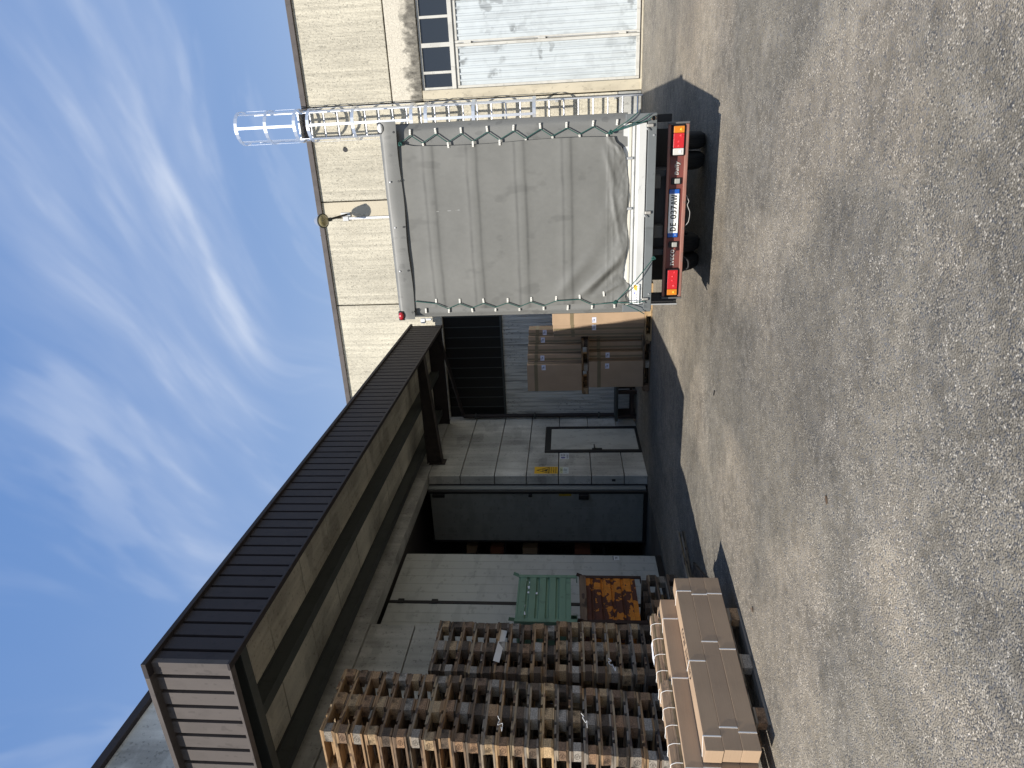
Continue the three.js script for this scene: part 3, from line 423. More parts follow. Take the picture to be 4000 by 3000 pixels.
// ---------------------------------------------------------------- the truck
{
  const ZT = -7.15, ZK = -7.405; // rear curtain and bumper planes
  const t = thing('tarpaulin_truck', 'small truck with grey tarpaulin body seen from behind, dull red bumper', 'truck', [-0.92, 0, ZT]);
  const P = (n, g, m, p = t) => part(n, g, m, p);
  const tarpMap = tex(1024, 1024, (u, v) => { // over the curtain: x -1.88..-0.09, y 1.0..3.5; rubbed dirt lines where the boards behind press
    const y = 1.0 + v * 2.5, x = -1.88 + u * 1.79; let l = 0.80 + (fbm(u * 5, v * 5, 5, 0, 3) - 0.5) * 0.10 + (fbm(u * 60, v * 60, 2, 0, 8) - 0.5) * 0.035;
    for (const b of [3.222, 3.116, 2.75, 2.645, 2.235, 2.131, 1.735, 1.641]) { const w = Math.exp(-Math.pow((y - b - (fbm(u * 6, b, 3, 0, 71) - 0.5) * 0.02) / 0.016, 2)); l -= w * 0.13 * (0.35 + 0.9 * fbm(u * 9, v * 40, 3, 0, 31)); }
    const sc = Math.abs(x + 0.775 + (y - 3.0) * 0.03) < 0.004 && y > 2.86 && y < 3.12 ? step(0.45, 0.6, fbm(y * 40, 2, 3, 0, 9)) : 0; l += sc * 0.3;
    const st = step(0.66, 0.76, fbm(u * 9, v * 7, 4, 0, 55)); l -= st * 0.06;
    return [l, l * 0.998, l * 0.975];
  });
  const weave = tex(256, 256, (u, v) => [0.5 + (T(u, v, 20, 20, 4, 3) - 0.5) * 0.9], [0.25, 0.25], false);
  const tarpC = [0.265, 0.265, 0.255];
  const curtainMat = M(tarpC, 0.62, { map: tarpMap, side: THREE.DoubleSide });
  const tarp = M([0.215, 0.216, 0.208], 0.62, { map: sheetMap, bumpMap: weave, bumpScale: 0.0006, side: THREE.DoubleSide });
  const white = M([0.74, 0.74, 0.72], 0.42, { map: sheetMap }), grey = M([0.165, 0.18, 0.185], 0.55, { map: sheetMap }), steelDark = M([0.04, 0.042, 0.045], 0.6);
  // curtain: a cloth grid with slack, pressed-out bands and creases towards the foot
  const cloth = (x0, x1, yb, yt, nx, ny, f, uvf) => { const pos = [], uv = [], idx = []; for (let j = 0; j <= ny; j++) for (let i = 0; i <= nx; i++) { const s = i / nx, q = j / ny, x = x0(q) + (x1(q) - x0(q)) * s, b = yb(x), y = b + (yt - b) * q; pos.push(x, y, f(x, y)); uv.push(...uvf(x, y)); }
    for (let j = 0; j < ny; j++) for (let i = 0; i < nx; i++) { const k = j * (nx + 1) + i; idx.push(k, k + 1, k + nx + 1, k + 1, k + nx + 2, k + nx + 1); }
    const g = new THREE.BufferGeometry(); g.setAttribute('position', new THREE.Float32BufferAttribute(pos, 3)); g.setAttribute('uv', new THREE.Float32BufferAttribute(uv, 2)); g.setIndex(idx); g.computeVertexNormals(); return g; };
  const foot = [[-1.88, 1.02], [-1.78, 1.06], [-1.66, 1.015], [-1.58, 1.085], [-1.40, 1.075], [-1.18, 1.04], [-0.83, 1.056], [-0.54, 1.044], [-0.28, 1.085], [-0.20, 1.12], [-0.15, 1.18], [-0.09, 1.20]];
  const footY = x => { for (let i = 0; i < foot.length - 1; i++) if (x <= foot[i + 1][0]) { const [a, c] = foot[i], [b, d] = foot[i + 1]; return c + (d - c) * clamp((x - a) / (b - a)); } return foot[foot.length - 1][1]; };
  const ridge = (x, y, ax, ay, bx, by, w) => { const dx = bx - ax, dy = by - ay, L = Math.hypot(dx, dy), s = clamp(((x - ax) * dx + (y - ay) * dy) / (L * L)), d = Math.hypot(x - ax - s * dx, y - ay - s * dy); return Math.exp(-d * d / (w * w)) * Math.sin(Math.PI * clamp(0.08 + s * 0.84)); };
  const slack = (x, y) => {
    const lo = step(1.42, 1.05, y), k = x * 5.1;
    let z = ZT + 0.012 + 0.016 * Math.sin((x + 0.98) * 1.75 + 1.57) * Math.sin((y - 1.05) / 2.45 * Math.PI);
    for (const b of [3.17, 2.70, 2.18, 1.69]) z += 0.006 * Math.exp(-Math.pow((y - b) / 0.075, 2));
    z += lo * (0.014 * Math.sin(k * 2.2 + y * 9) * fbm(x * 2, y * 2, 2, 0, 3) * 2 + 0.016 * (fbm(x * 5 + y * 3, y * 12 - x * 2, 3, 0, 12) - 0.5));
    z += 0.026 * ridge(x, y, -1.78, 1.58, -1.35, 1.12, 0.040) - 0.022 * ridge(x, y, -1.76, 1.44, -1.42, 1.10, 0.035) + 0.018 * ridge(x, y, -1.79, 1.85, -1.30, 1.42, 0.07) + 0.016 * ridge(x, y, -1.75, 1.32, -1.62, 1.08, 0.025);
    z += 0.020 * ridge(x, y, -0.09, 1.27, -0.30, 1.09, 0.022) - 0.016 * ridge(x, y, -0.12, 1.22, -0.26, 1.16, 0.02) + 0.012 * ridge(x, y, -0.2, 1.3, -0.75, 1.14, 0.03) + 0.012 * ridge(x, y, -0.5, 1.24, -1.2, 1.12, 0.022);
    z += 0.003 * Math.exp(-Math.pow((y - 1.262) / 0.006, 2)) + 0.003 * Math.exp(-Math.pow((y - 1.20) / 0.006, 2)); // stitched hem
    z += step(1.30, 1.10, y) * 0.020 * (fbm(x * 9 + y * 6, y * 16 - x * 5, 4, 0, 63) - 0.5);
    return z + 0.004 * (fbm(x * 3, y * 3, 3, 0, 90) - 0.5);
  };
  const cur = P('rear_curtain', cloth(q => -1.872 + 0.02 * Math.sin(q * 9), q => -0.098 + 0.012 * Math.sin(q * 7) + 0.03 * step(0.9, 1, q), footY, 3.50, 150, 220, slack, (x, y) => [(x + 1.88) / 1.79, (y - 1.0) / 2.5]), curtainMat);
  // fixed flaps either side, side walls and roof of the body
  P('side_flap', cloth(() => -0.20, () => 0.128, () => 1.057, 3.52, 12, 60, (x, y) => ZT - 0.018 + 0.006 * (fbm(x * 5, y * 2, 3, 0, 6) - 0.5) - 0.05 * step(0.06, 0.13, x), (x, y) => [x, y]), tarp); P('side_flap', cloth(() => -1.988, () => -1.74, () => 1.063, 3.52, 12, 60, (x, y) => ZT - 0.018 + 0.006 * (fbm(x * 5, y * 2, 3, 0, 16) - 0.5) - 0.05 * step(-1.92, -1.99, x), (x, y) => [x, y]), tarp);
  const L = -12.3;
  P('side_cover', cloth(() => 0, () => 1, () => 1.05, 3.62, 60, 12, () => 0, (x, y) => [x * 5, y]).applyMatrix4(new THREE.Matrix4().set(0, 0, 1, 0.128, 0, 1, 0, 0, L - ZT + 0.06, 0, 0, ZT - 0.06, 0, 0, 0, 1)), tarp); P('side_cover', cloth(() => 0, () => 1, () => 1.05, 3.62, 60, 12, () => 0, (x, y) => [x * 5, y]).applyMatrix4(new THREE.Matrix4().set(0, 0, 1, -1.988, 0, 1, 0, 0, L - ZT + 0.06, 0, 0, ZT - 0.06, 0, 0, 0, 1)), tarp);
  P('front_cover', bw(-1.985, 0.125, 1.05, 3.6, L - 0.02, L), tarp); P('roof_cover', rbw(-1.992, 0.134, 3.57, 3.655, L, ZT - 0.02, 0.03, false), tarp);
  // header flap that hangs over the top of the curtain
  { const pr = [[0.0, 0.0], [0.03, -0.015], [0.043, -0.05], [0.046, -0.12], [0.040, -0.190]], pos = [], uv = [], idx = [], n = 60; for (let i = 0; i <= n; i++) { const x = -1.985 + 2.14 * i / n; pr.forEach(([o, d], j) => { const k = (j / 4) * (0.010 * Math.sin(x * 5 + 1) + 0.012 * (fbm(x * 4, 3, 3, 0, 8) - 0.5)); pos.push(x, 3.66 + d - (j === 4 ? 0.006 * Math.sin(x * 7) : 0), ZT + o + k); uv.push(x, d); }); } for (let i = 0; i < n; i++) for (let j = 0; j < 4; j++) { const k = i * 5 + j; idx.push(k, k + 1, k + 5, k + 1, k + 6, k + 5); }
    const g = new THREE.BufferGeometry(); g.setAttribute('position', new THREE.Float32BufferAttribute(pos, 3)); g.setAttribute('uv', new THREE.Float32BufferAttribute(uv, 2)); g.setIndex(idx); g.computeVertexNormals(); const hd = P('header_flap', g, M([0.19, 0.19, 0.18], 0.5, { map: sheetMap, side: THREE.DoubleSide }));
    for (const [x, y] of [[-0.449, 3.59], [-0.932, 3.59], [-1.417, 3.59]]) P('rivet', (() => { const q = new THREE.SphereGeometry(0.010, 8, 6); q.scale(1, 1, 0.6); q.translate(x, y, ZT + 0.052); return q; })(), M([0.7, 0.7, 0.7], 0.4), hd);
    for (const x of [-0.443, -0.927, -1.412, -1.898, 0.05]) P('eyelet', (() => { const q = new THREE.TorusGeometry(0.008, 0.003, 6, 10); q.translate(x, 3.495, ZT + 0.054); return q; })(), steelDark, hd); }
  // marker lamps
  const marker = (x, mt) => { const m = P('marker_lamp', (() => { const q = new THREE.SphereGeometry(0.05, 20, 14); q.scale(0.95, 0.62, 0.5); q.translate(x, 3.632, ZT + 0.05); return q; })(), mt); P('lamp_base', rbw(x - 0.056, x + 0.056, 3.595, 3.668, ZT + 0.025, ZT + 0.045, 0.01), black, m); return m; };
  marker(-1.94, new THREE.MeshPhysicalMaterial({ color: lin(0.42, 0.012, 0.018), roughness: 0.2, clearcoat: 1 })); marker(0.093, new THREE.MeshPhysicalMaterial({ color: lin(0.75, 0.75, 0.72), roughness: 0.15, clearcoat: 1 }));
  // toggles and the green lacing rope
  const toggleG = rbox(0.021, 0.058, 0.010, 0.004), toggleM = M([0.72, 0.70, 0.63], 0.5), holeM = M([0.05, 0.05, 0.05], 0.8), rope = M([0.018, 0.085, 0.070], 0.8);
  const outR = [[0.041, 3.332], [0.042, 3.06], [0.036, 2.789], [0.037, 2.513], [0.036, 2.236], [0.04, 1.958], [0.037, 1.686], [0.039, 1.413], [0.038, 1.168]], inR = [[-0.097, 3.202], [-0.102, 2.932], [-0.104, 2.667], [-0.101, 2.385], [-0.1, 2.111], [-0.09, 1.832], [-0.086, 1.551], [-0.096, 1.267]];
  const inL = [[-1.781, 3.212], [-1.788, 2.937], [-1.791, 2.662], [-1.795, 2.383], [-1.79, 2.112], [-1.785, 1.829], [-1.776, 1.563], [-1.747, 1.294]], outL = [[-1.897, 3.348], [-1.9, 3.076], [-1.899, 2.803], [-1.897, 2.531], [-1.898, 2.254], [-1.895, 1.976], [-1.902, 1.7], [-1.897, 1.424], [-1.891, 1.172]];
  const zOf = (x, y) => (x > -1.87 && x < -0.10 ? Math.max(slack(x, y), ZT + 0.008) : ZT - 0.008) + 0.006;
  for (const [x, y] of [...outR, ...inR, ...inL, ...outL]) { const tg = local('toggle', toggleG, toggleM, t, [x + 0.92, y, zOf(x, y) - ZT], [0, 0, Math.PI / 2 + rr(-0.12, 0.12)]); for (const s of [-0.012, 0.012]) local('toggle_hole', new THREE.CircleGeometry(0.0032, 8), holeM, tg, [0, s, 0.0058]); }
  const along = (p, dz = 0.012) => p.map(([x, y]) => [x, y, zOf(x, y) + dz]);
  const zig = (name, pts) => { const full = []; for (let i = 0; i < pts.length - 1; i++) { const [a, b] = [pts[i], pts[i + 1]]; for (let k = 0; k < 6; k++) full.push([a[0] + (b[0] - a[0]) * k / 6, a[1] + (b[1] - a[1]) * k / 6]); } full.push(pts[pts.length - 1]); return P(name, tube(along(full), 0.0052, 6, full.length * 2), rope); };
  const zr = [[-0.066, 3.45]]; for (let i = 0; i < 8; i++) { const s = outR[i], n = inR[i]; zr.push([s[0] - 0.03, s[1] - 0.004], [n[0] + 0.026, n[1] + 0.004]); } zr.push([-0.052, 1.23]); zig('lacing_rope', zr);
  const zl = [[-1.774, 3.457]]; for (let i = 0; i < 6; i++) zl.push([inL[i][0] - 0.025, inL[i][1]], ...(i < 5 ? [[outL[i + 1][0] + 0.03, outL[i + 1][1]]] : [])); zl.push([-1.80, 1.563], [-1.868, 1.424], [-1.845, 1.163]); zig('lacing_rope', zl);
  for (const [x, y] of [[-0.055, 1.235], [-1.845, 1.168], [-0.07, 3.44], [-1.36, 0.757]]) P('rope_knot', (() => { const q = new THREE.TorusKnotGeometry(0.013, 0.006, 40, 6, 2, 3); q.translate(x, y, ZT + 0.035); return q; })(), rope);
  const free = pts => P('rope_end', tube(pts, 0.0052, 6, 30), rope);
  free([[-0.052, 1.23, ZT + 0.03], [0.05, 1.06, ZT + 0.05], [0.125, 0.958, ZT + 0.02]]); free([[-0.052, 1.225, ZT + 0.03], [0.0, 1.02, ZT + 0.06], [0.036, 0.885, ZT + 0.05], [0.075, 0.82, ZT + 0.045]]); free([[-0.045, 1.215, ZT + 0.03], [0.03, 0.98, ZT + 0.055], [0.10, 0.845, ZT + 0.03]]);
  free([[-1.845, 1.163, ZT + 0.03], [-1.60, 0.955, ZT + 0.075], [-1.358, 0.752, ZT + 0.02]]); free([[-1.845, 1.16, ZT + 0.03], [-1.85, 0.98, ZT + 0.06], [-1.834, 0.835, ZT + 0.05]]); free([[-1.88, 1.04, ZT + 0.03], [-1.93, 0.93, ZT + 0.05], [-1.99, 0.84, ZT + 0.02]]);
  // tailgate, posts and rear frame
  { const s = new THREE.Shape(); s.moveTo(0, 0.862); s.lineTo(0.014, 0.866); s.lineTo(0.020, 0.93); s.quadraticCurveTo(0.022, 0.945, 0.014, 0.952); s.quadraticCurveTo(0.004, 0.965, 0.014, 0.975); s.lineTo(0.024, 0.985); s.lineTo(0.022, 1.008); s.lineTo(0.012, 1.012); s.lineTo(0.012, 1.10); s.lineTo(0, 1.10); s.lineTo(0, 0.862);
    const g = new THREE.ExtrudeGeometry(s, { depth: 1.90, bevelEnabled: false, curveSegments: 6 }); g.rotateY(-Math.PI / 2); g.scale(1, 1, 1); g.translate(0.020, 0, ZT - 0.030); const tg = P('tailgate', g, white);
    P('gate_rail', rbw(-1.885, 0.024, 1.016, 1.047, ZT - 0.016, ZT - 0.004, 0.004), M([0.66, 0.62, 0.52], 0.5), tg);
    for (const x of [-0.33, -0.84]) P('gate_clip', rbw(x, x + 0.026, 1.0, 1.062, ZT - 0.01, ZT + 0.012, 0.004), galv, tg);
    const st = canvas(512, 176, (c, w, h) => { c.clearRect(0, 0, w, h); c.fillStyle = 'rgba(244,244,240,1)'; c.fillRect(0, 0, w, h); c.fillStyle = '#15130f'; c.font = 'italic bold 74px sans-serif'; c.fillText('FERRARI', 8, 142, 330); c.font = '30px sans-serif'; c.fillStyle = '#3d3a38'; c.fillText('CARROZZERIA', 8, 72, 230); c.fillStyle = '#4450a0'; c.beginPath(); c.moveTo(278, 30); c.lineTo(318, 52); c.lineTo(296, 90); c.lineTo(256, 66); c.fill(); c.fillStyle = '#d9a91a'; c.beginPath(); c.moveTo(352, 120); c.bezierCurveTo(340, 60, 392, 20, 440, 36); c.lineTo(500, 18); c.bezierCurveTo(508, 70, 498, 110, 470, 150); c.lineTo(440, 118); c.lineTo(404, 140); c.closePath(); c.fill(); c.fillStyle = '#7a5d12'; c.fillRect(398, 70, 60, 10); c.fillRect(438, 100, 44, 8); });
    const sg = new THREE.PlaneGeometry(0.222, 0.076); sg.rotateX(-0.30); sg.translate(-1.768, 0.9365, ZT - 0.004); P('maker_sticker', sg, M('#ffffff', 0.5, { map: st }), tg); }
  for (const [x0, x1] of [[0.030, 0.112], [-1.975, -1.888]]) P('corner_post', rbw(x0, x1, 0.765, 1.08, ZT - 0.08, ZT - 0.012, 0.006), grey);
  P('rear_frame', rbw(-1.955, 0.106, 0.763, 0.852, ZT - 0.09, ZT - 0.002, 0.006), grey); P('frame_lip', bw(-1.95, 0.10, 0.852, 0.861, ZT - 0.05, ZT - 0.02), black);
  for (const x of [-0.007, -0.875, -1.823]) { const l = P('gate_latch', rbw(x - 0.016, x + 0.016, 0.80, 0.865, ZT - 0.001, ZT + 0.028, 0.008), M([0.42, 0.40, 0.36], 0.5, { metalness: 0.4 })); P('latch_hook', tube([[x - 0.018, 0.87, ZT + 0.018], [x - 0.035, 0.862, ZT + 0.03], [x - 0.05, 0.845, ZT + 0.025]], 0.006, 6), galv, l); }
  P('pipe_stub', (() => { const g = new THREE.CylinderGeometry(0.022, 0.022, 0.09, 14, 1, true); g.rotateX(Math.PI / 2); g.translate(0.060, 0.806, ZT + 0.03); return g; })(), M([0.20, 0.15, 0.11], 0.8, { side: THREE.DoubleSide }));
  for (const x of [-0.102, -1.767]) P('frame_bolt', (() => { const g = new THREE.CylinderGeometry(0.010, 0.010, 0.012, 8); g.rotateX(Math.PI / 2); g.translate(x, 0.795, ZT + 0.003); return g; })(), galv);
  P('load_floor', bw(-1.95, 0.10, 0.88, 0.98, L, ZT - 0.095), wood([0.25, 0.2, 0.15])); P('floor_bearer', bw(-1.93, 0.08, 0.76, 0.875, L, ZT - 0.30), steelDark);
  // bumper: a red channel with a sunk face
  const rust = tex(512, 128, (u, v) => { const b = T(u, v, 40, 8, 4, 3), c = T(u, v, 8, 4, 4, 9), f = step(0.56, 0.72, b), l = 0.9 + (c - 0.5) * 0.25; return [l * (1 - f * 0.1), l * (1 - f * 0.05) + f * 0.06, l + f * 0.05]; }, [1.9, 0.25]);
  const red = M([0.205, 0.052, 0.040], 0.55, { map: rust }), redWorn = M([0.36, 0.165, 0.125], 0.7, { map: rust });
  const bm = P('bumper', rbw(-1.855, -0.012, 0.425, 0.600, ZK - 0.05, ZK, 0.004), red);
  P('bumper_lip', rbw(-1.862, -0.006, 0.585, 0.615, ZK + 0.001, ZK + 0.026, 0.008), redWorn, bm); P('bumper_lip', rbw(-1.862, -0.006, 0.395, 0.435, ZK + 0.001, ZK + 0.036, 0.010), redWorn, bm);
  for (const [x0, x1] of [[-1.885, -1.863], [-0.005, 0.016]]) P('bumper_end', rbw(x0, x1, 0.392, 0.618, ZK - 0.05, ZK + 0.04, 0.008), M([0.10, 0.10, 0.10], 0.7), bm);
  // lamp clusters
  const lens = c => new THREE.MeshPhysicalMaterial({ color: lin(...c), roughness: 0.18, clearcoat: 1, clearcoatRoughness: 0.06 });
  const RED = lens([0.52, 0.014, 0.022]), AMB = lens([0.62, 0.20, 0.012]), CLR = lens([0.62, 0.60, 0.56]), RED2 = lens([0.80, 0.03, 0.04]), AMB2 = lens([0.85, 0.42, 0.03]), CLR2 = lens([0.85, 0.85, 0.84]);  // second, brighter set colours the domes that imitate sun glints in the lenses
  const cluster = (x0, x1, cells) => { const hs = P('lamp_cluster', rbw(x0, x1, 0.437, 0.574, ZK + 0.001, ZK + 0.050, 0.010), black); let x = x0 + 0.010; const W = x1 - x0 - 0.020;
    for (const [share, mt, mt2, dots] of cells) { const w = share * W, l = P('lamp_lens', rbw(x + 0.001, x + w - 0.001, 0.450, 0.562, ZK + 0.040, ZK + 0.062, 0.006), mt, hs); dots.forEach(([dx, dy, r]) => P('glint_dome', (() => { const q = new THREE.SphereGeometry(r, 16, 10); q.scale(1, 1, 0.55); q.translate(x + dx * w, 0.506 + dy, ZK + 0.060); return q; })(), mt2, l)); x += w; } };
  cluster(-0.325, -0.015, [[0.24, CLR, CLR2, [[0.5, -0.02, 0.016]]], [0.52, RED, RED2, [[0.15, -0.002, 0.013], [0.42, 0.0, 0.013], [0.82, -0.022, 0.017]]], [0.24, AMB, AMB2, [[0.5, -0.022, 0.016]]]]);
  cluster(-1.846, -1.536, [[0.24, AMB, AMB2, [[0.5, -0.02, 0.016]]], [0.76, RED, RED2, [[0.17, -0.02, 0.017], [0.45, 0, 0.013], [0.66, 0, 0.013], [0.88, -0.02, 0.013]]]]);
  // plate, plate lamps, badges
  const plate = canvas(1040, 220, (c, w, h) => { c.fillStyle = '#e8e8e2'; c.fillRect(0, 0, w, h); c.fillStyle = '#1f55a8'; c.fillRect(0, 0, 92, h); c.fillRect(w - 92, 0, 92, h); c.fillStyle = '#e8e8e2'; c.font = 'bold 46px sans-serif'; c.textAlign = 'center'; c.fillText('I', 46, 186); c.strokeStyle = '#d8c84a'; c.lineWidth = 3; c.setLineDash([5, 9]); c.beginPath(); c.arc(46, 70, 30, 0, 7); c.stroke(); c.beginPath(); c.arc(w - 46, 80, 28, 0, 7); c.stroke(); c.setLineDash([]); c.fillStyle = '#14161c'; c.font = 'bold 188px sans-serif'; c.fillText('DE', 222, 178, 210); c.beginPath(); c.arc(362, 118, 10, 0, 7); c.fill(); c.fillText('037', 548, 178, 300); c.fillText('AW', 818, 178, 226); });
  const pl = P('number_plate', rbw(-1.190, -0.664, 0.463, 0.579, ZK + 0.002, ZK + 0.014, 0.008), black); { const g = new THREE.PlaneGeometry(0.514, 0.106); g.translate(-0.927, 0.521, ZK + 0.0155); P('plate_print', g, M('#ffffff', 0.35, { map: plate }), pl); }
  for (const x of [-0.583, -1.266]) { const l = P('plate_lamp', rbw(x - 0.035, x + 0.035, 0.450, 0.56, ZK + 0.001, ZK + 0.018, 0.008), black); P('lamp_window', rbw(x - 0.026, x + 0.026, 0.468, 0.525, ZK + 0.016, ZK + 0.030, 0.006), M([0.34, 0.34, 0.31], 0.35), l); }
  const font = await new FontLoader().loadAsync('fonts/droid/droid_sans_bold.typeface.json');
  const badge = (s, x0, w, y, size, slant) => { const g = new TextGeometry(s, { font, size, depth: 0.006, curveSegments: 4 }); g.computeBoundingBox(); const b = g.boundingBox; g.translate(-b.min.x, 0, 0); g.scale(w / (b.max.x - b.min.x), 1, 1); if (slant) g.applyMatrix4(new THREE.Matrix4().makeShear(0, 0, slant, 0, 0, 0)); g.translate(x0, y, ZK + 0.001); return P('badge_lettering', g, M([0.62, 0.60, 0.55], 0.4, { metalness: 0.3 })); };
  badge('IVECO', -1.503, 0.178, 0.492, 0.040, 0.0); badge('Daily', -0.520, 0.135, 0.484, 0.042, 0.15);
  // chassis, wheels, guards
  for (const x of [-1.36, -0.50]) P('chassis_beam', rbw(x - 0.035, x + 0.035, 0.52, 0.755, -13.4, ZK - 0.055, 0.008), steelDark);
  P('rear_crossbeam', rbw(-1.4, -0.46, 0.50, 0.70, -7.75, -7.62, 0.01), steelDark); P('tow_block', rbw(-1.20, -1.06, 0.62, 0.72, -7.60, -7.46, 0.01), M([0.12, 0.12, 0.115], 0.7)); P('tow_block', rbw(-0.66, -0.50, 0.66, 0.74, -7.60, -7.46, 0.01), M([0.12, 0.12, 0.115], 0.7)); P('spare_wheel', (() => { const g = new THREE.TorusGeometry(0.25, 0.10, 12, 30); g.rotateX(Math.PI / 2); g.translate(-0.93, 0.58, -10.3); return g; })(), rubber);
  P('axle', rod([-1.70, 0.35, -8.55], [-0.15, 0.35, -8.55], 0.06, 12), steelDark); P('differential', (() => { const g = new THREE.SphereGeometry(0.17, 16, 12); g.translate(-0.93, 0.36, -8.55); return g; })(), steelDark);
  const wheel = (x, z, w) => { const h = w / 2, g = new THREE.LatheGeometry([[0.20, -h], [0.29, -h], [0.335, -h + 0.03], [0.345, -h + 0.05], [0.345, h - 0.05], [0.335, h - 0.03], [0.29, h], [0.20, h], [0.195, 0], [0.20, -h]].map(p => new THREE.Vector2(...p)), 36); g.rotateZ(Math.PI / 2); g.translate(x, 0.345, z); const ty = P('wheel_tyre', g, rubber);
    for (const k of [-0.03, 0.03]) { const q = new THREE.TorusGeometry(0.344, 0.006, 4, 36); q.rotateY(Math.PI / 2); q.translate(x + k, 0.345, z); P('tread_groove', q, black, ty); }
    const r = new THREE.CylinderGeometry(0.196, 0.196, w * 0.7, 20); r.rotateZ(Math.PI / 2); r.translate(x, 0.345, z); P('rim', r, galv, ty); };
  for (const x of [-1.66, -1.43, -0.43, -0.20]) wheel(x, -8.55, 0.20); for (const x of [-1.66, -0.20]) wheel(x, -12.55, 0.20);
  for (const x of [-1.56, -0.30]) P('mudflap', rbw(x - 0.25, x + 0.25, 0.30, 0.76, -8.05, -8.04, 0.003), rubber);
  P('side_guard', rbw(-1.955, -1.835, 0.43, 0.755, -7.50, -7.48, 0.004), black); P('guard_edge', rbw(-1.975, -1.957, 0.425, 0.757, -7.50, -7.44, 0.004), galv); P('side_guard', rbw(0.02, 0.10, 0.55, 0.755, -7.6, -7.58, 0.004), black);
  P('tail_wire', tube([[-0.72, 0.40, ZK + 0.0], [-0.80, 0.36, ZK + 0.01], [-0.84, 0.375, ZK + 0.015], [-0.92, 0.345, ZK + 0.02], [-1.02, 0.355, ZK + 0.02], [-1.08, 0.40, ZK]], 0.0035, 6, 40), M([0.45, 0.43, 0.40], 0.6)); P('tail_hose', tube([[-1.40, 0.40, ZK - 0.03], [-1.46, 0.33, ZK - 0.02], [-1.54, 0.325, ZK - 0.02], [-1.58, 0.39, ZK - 0.03]], 0.010, 8, 30), black); P('tail_hose', tube([[-0.80, 0.41, ZK - 0.03], [-0.92, 0.37, ZK - 0.03], [-1.05, 0.375, ZK - 0.03], [-1.14, 0.41, ZK - 0.03]], 0.012, 8, 30), black);
  // cab ahead of the body
  { const s = new THREE.Shape(); s.moveTo(0, 0.5); s.lineTo(1.75, 0.5); s.lineTo(1.85, 0.75); s.lineTo(1.80, 1.30); s.lineTo(1.35, 2.15); s.lineTo(1.10, 2.28); s.lineTo(0, 2.28); const g = new THREE.ExtrudeGeometry(s, { depth: 1.86, bevelEnabled: true, bevelSize: 0.04, bevelThickness: 0.04, bevelSegments: 2 }); g.rotateY(Math.PI / 2); g.translate(-1.86, 0, -12.40); const cab = P('cab', g, M([0.55, 0.56, 0.56], 0.35));
    P('cab_window', bw(-0.0 + 0.042, 0.048, 1.35, 2.05, -13.4, -12.7), darkGlass, cab); P('cab_window', bw(-1.905, -1.900, 1.35, 2.05, -13.4, -12.7), darkGlass, cab); }
}

// ---------------------------------------------------------------- pallets
const ORD = ['first', 'second', 'third', 'fourth', 'fifth', 'sixth', 'seventh', 'eighth', 'ninth', 'tenth', 'eleventh', 'twelfth', 'thirteenth', 'fourteenth', 'fifteenth', 'sixteenth', 'seventeenth', 'eighteenth', 'nineteenth', 'twentieth', 'twenty-first', 'twenty-second', 'twenty-third', 'twenty-fourth', 'twenty-fifth', 'twenty-sixth', 'twenty-seventh', 'twenty-eighth', 'twenty-ninth', 'thirtieth'];
function plank(len, th, w, k) { // a board along x with slightly uneven edges and chipped ends
  const g = new THREE.BoxGeometry(len, th, w, 3, 1, 1), p = g.attributes.position, j = (x, y, z, s) => (hash(Math.round(x * 999) + k * 31, Math.round(y * 999) * 7 + Math.round(z * 999), s) - 0.5);
  for (let i = 0; i < p.count; i++) { const x = p.getX(i), y = p.getY(i), z = p.getZ(i), e = Math.abs(x) > len * 0.49; p.setXYZ(i, x + (e ? j(x, y, z, 1) * 0.012 : 0), y + j(x, y, z, 2) * 0.002, z + j(x, y, z, 3) * 0.006); }
  g.computeVertexNormals(); return uvm(g, true, k * 0.37, k * 0.13);
}
const four = f => [0, 1, 2, 3].map(f);
const PG = { deckW: four(k => plank(1.2, 0.0222, 0.145, k)), deckN: four(k => plank(1.2, 0.0222, 0.1, k + 4)), botW: four(k => plank(1.2, 0.021, 0.143, k + 8)), botN: four(k => plank(1.2, 0.021, 0.099, k + 12)), str: four(k => { const g = plank(0.8, 0.0212, 0.144, k + 16); g.rotateY(Math.PI / 2); return g; }) };
const blockG = (w, d) => four(k => { const g = new THREE.BoxGeometry(w, 0.0775, d), p = g.attributes.position; for (let i = 0; i < p.count; i++) p.setXYZ(i, p.getX(i) + (hash(i % 8, k, 3) - 0.5) * 0.006, p.getY(i), p.getZ(i) + (hash(i % 8, k, 5) - 0.5) * 0.006); g.computeVertexNormals(); return uvm(g, false, k * 0.07, k * 0.05); });
PG.blkE = blockG(0.144, 0.099); PG.blkM = blockG(0.144, 0.143);
const stampTex = ['EUR', 'EPAL', 'FS'].map((s, n) => canvas(128, 88, (c, w, h) => { c.clearRect(0, 0, w, h); c.strokeStyle = c.fillStyle = 'rgba(40,22,12,0.85)'; c.lineWidth = 6; c.beginPath(); c.ellipse(w / 2, h / 2, 54, 38, 0, 0, 7); c.stroke(); c.font = 'bold 36px sans-serif'; c.textAlign = 'center'; c.fillText(s, w / 2, 57, 84); }));
const stampMat = stampTex.map(t => M('#ffffff', 0.9, { map: t, transparent: true })), stampGeo = new THREE.PlaneGeometry(0.085, 0.058);
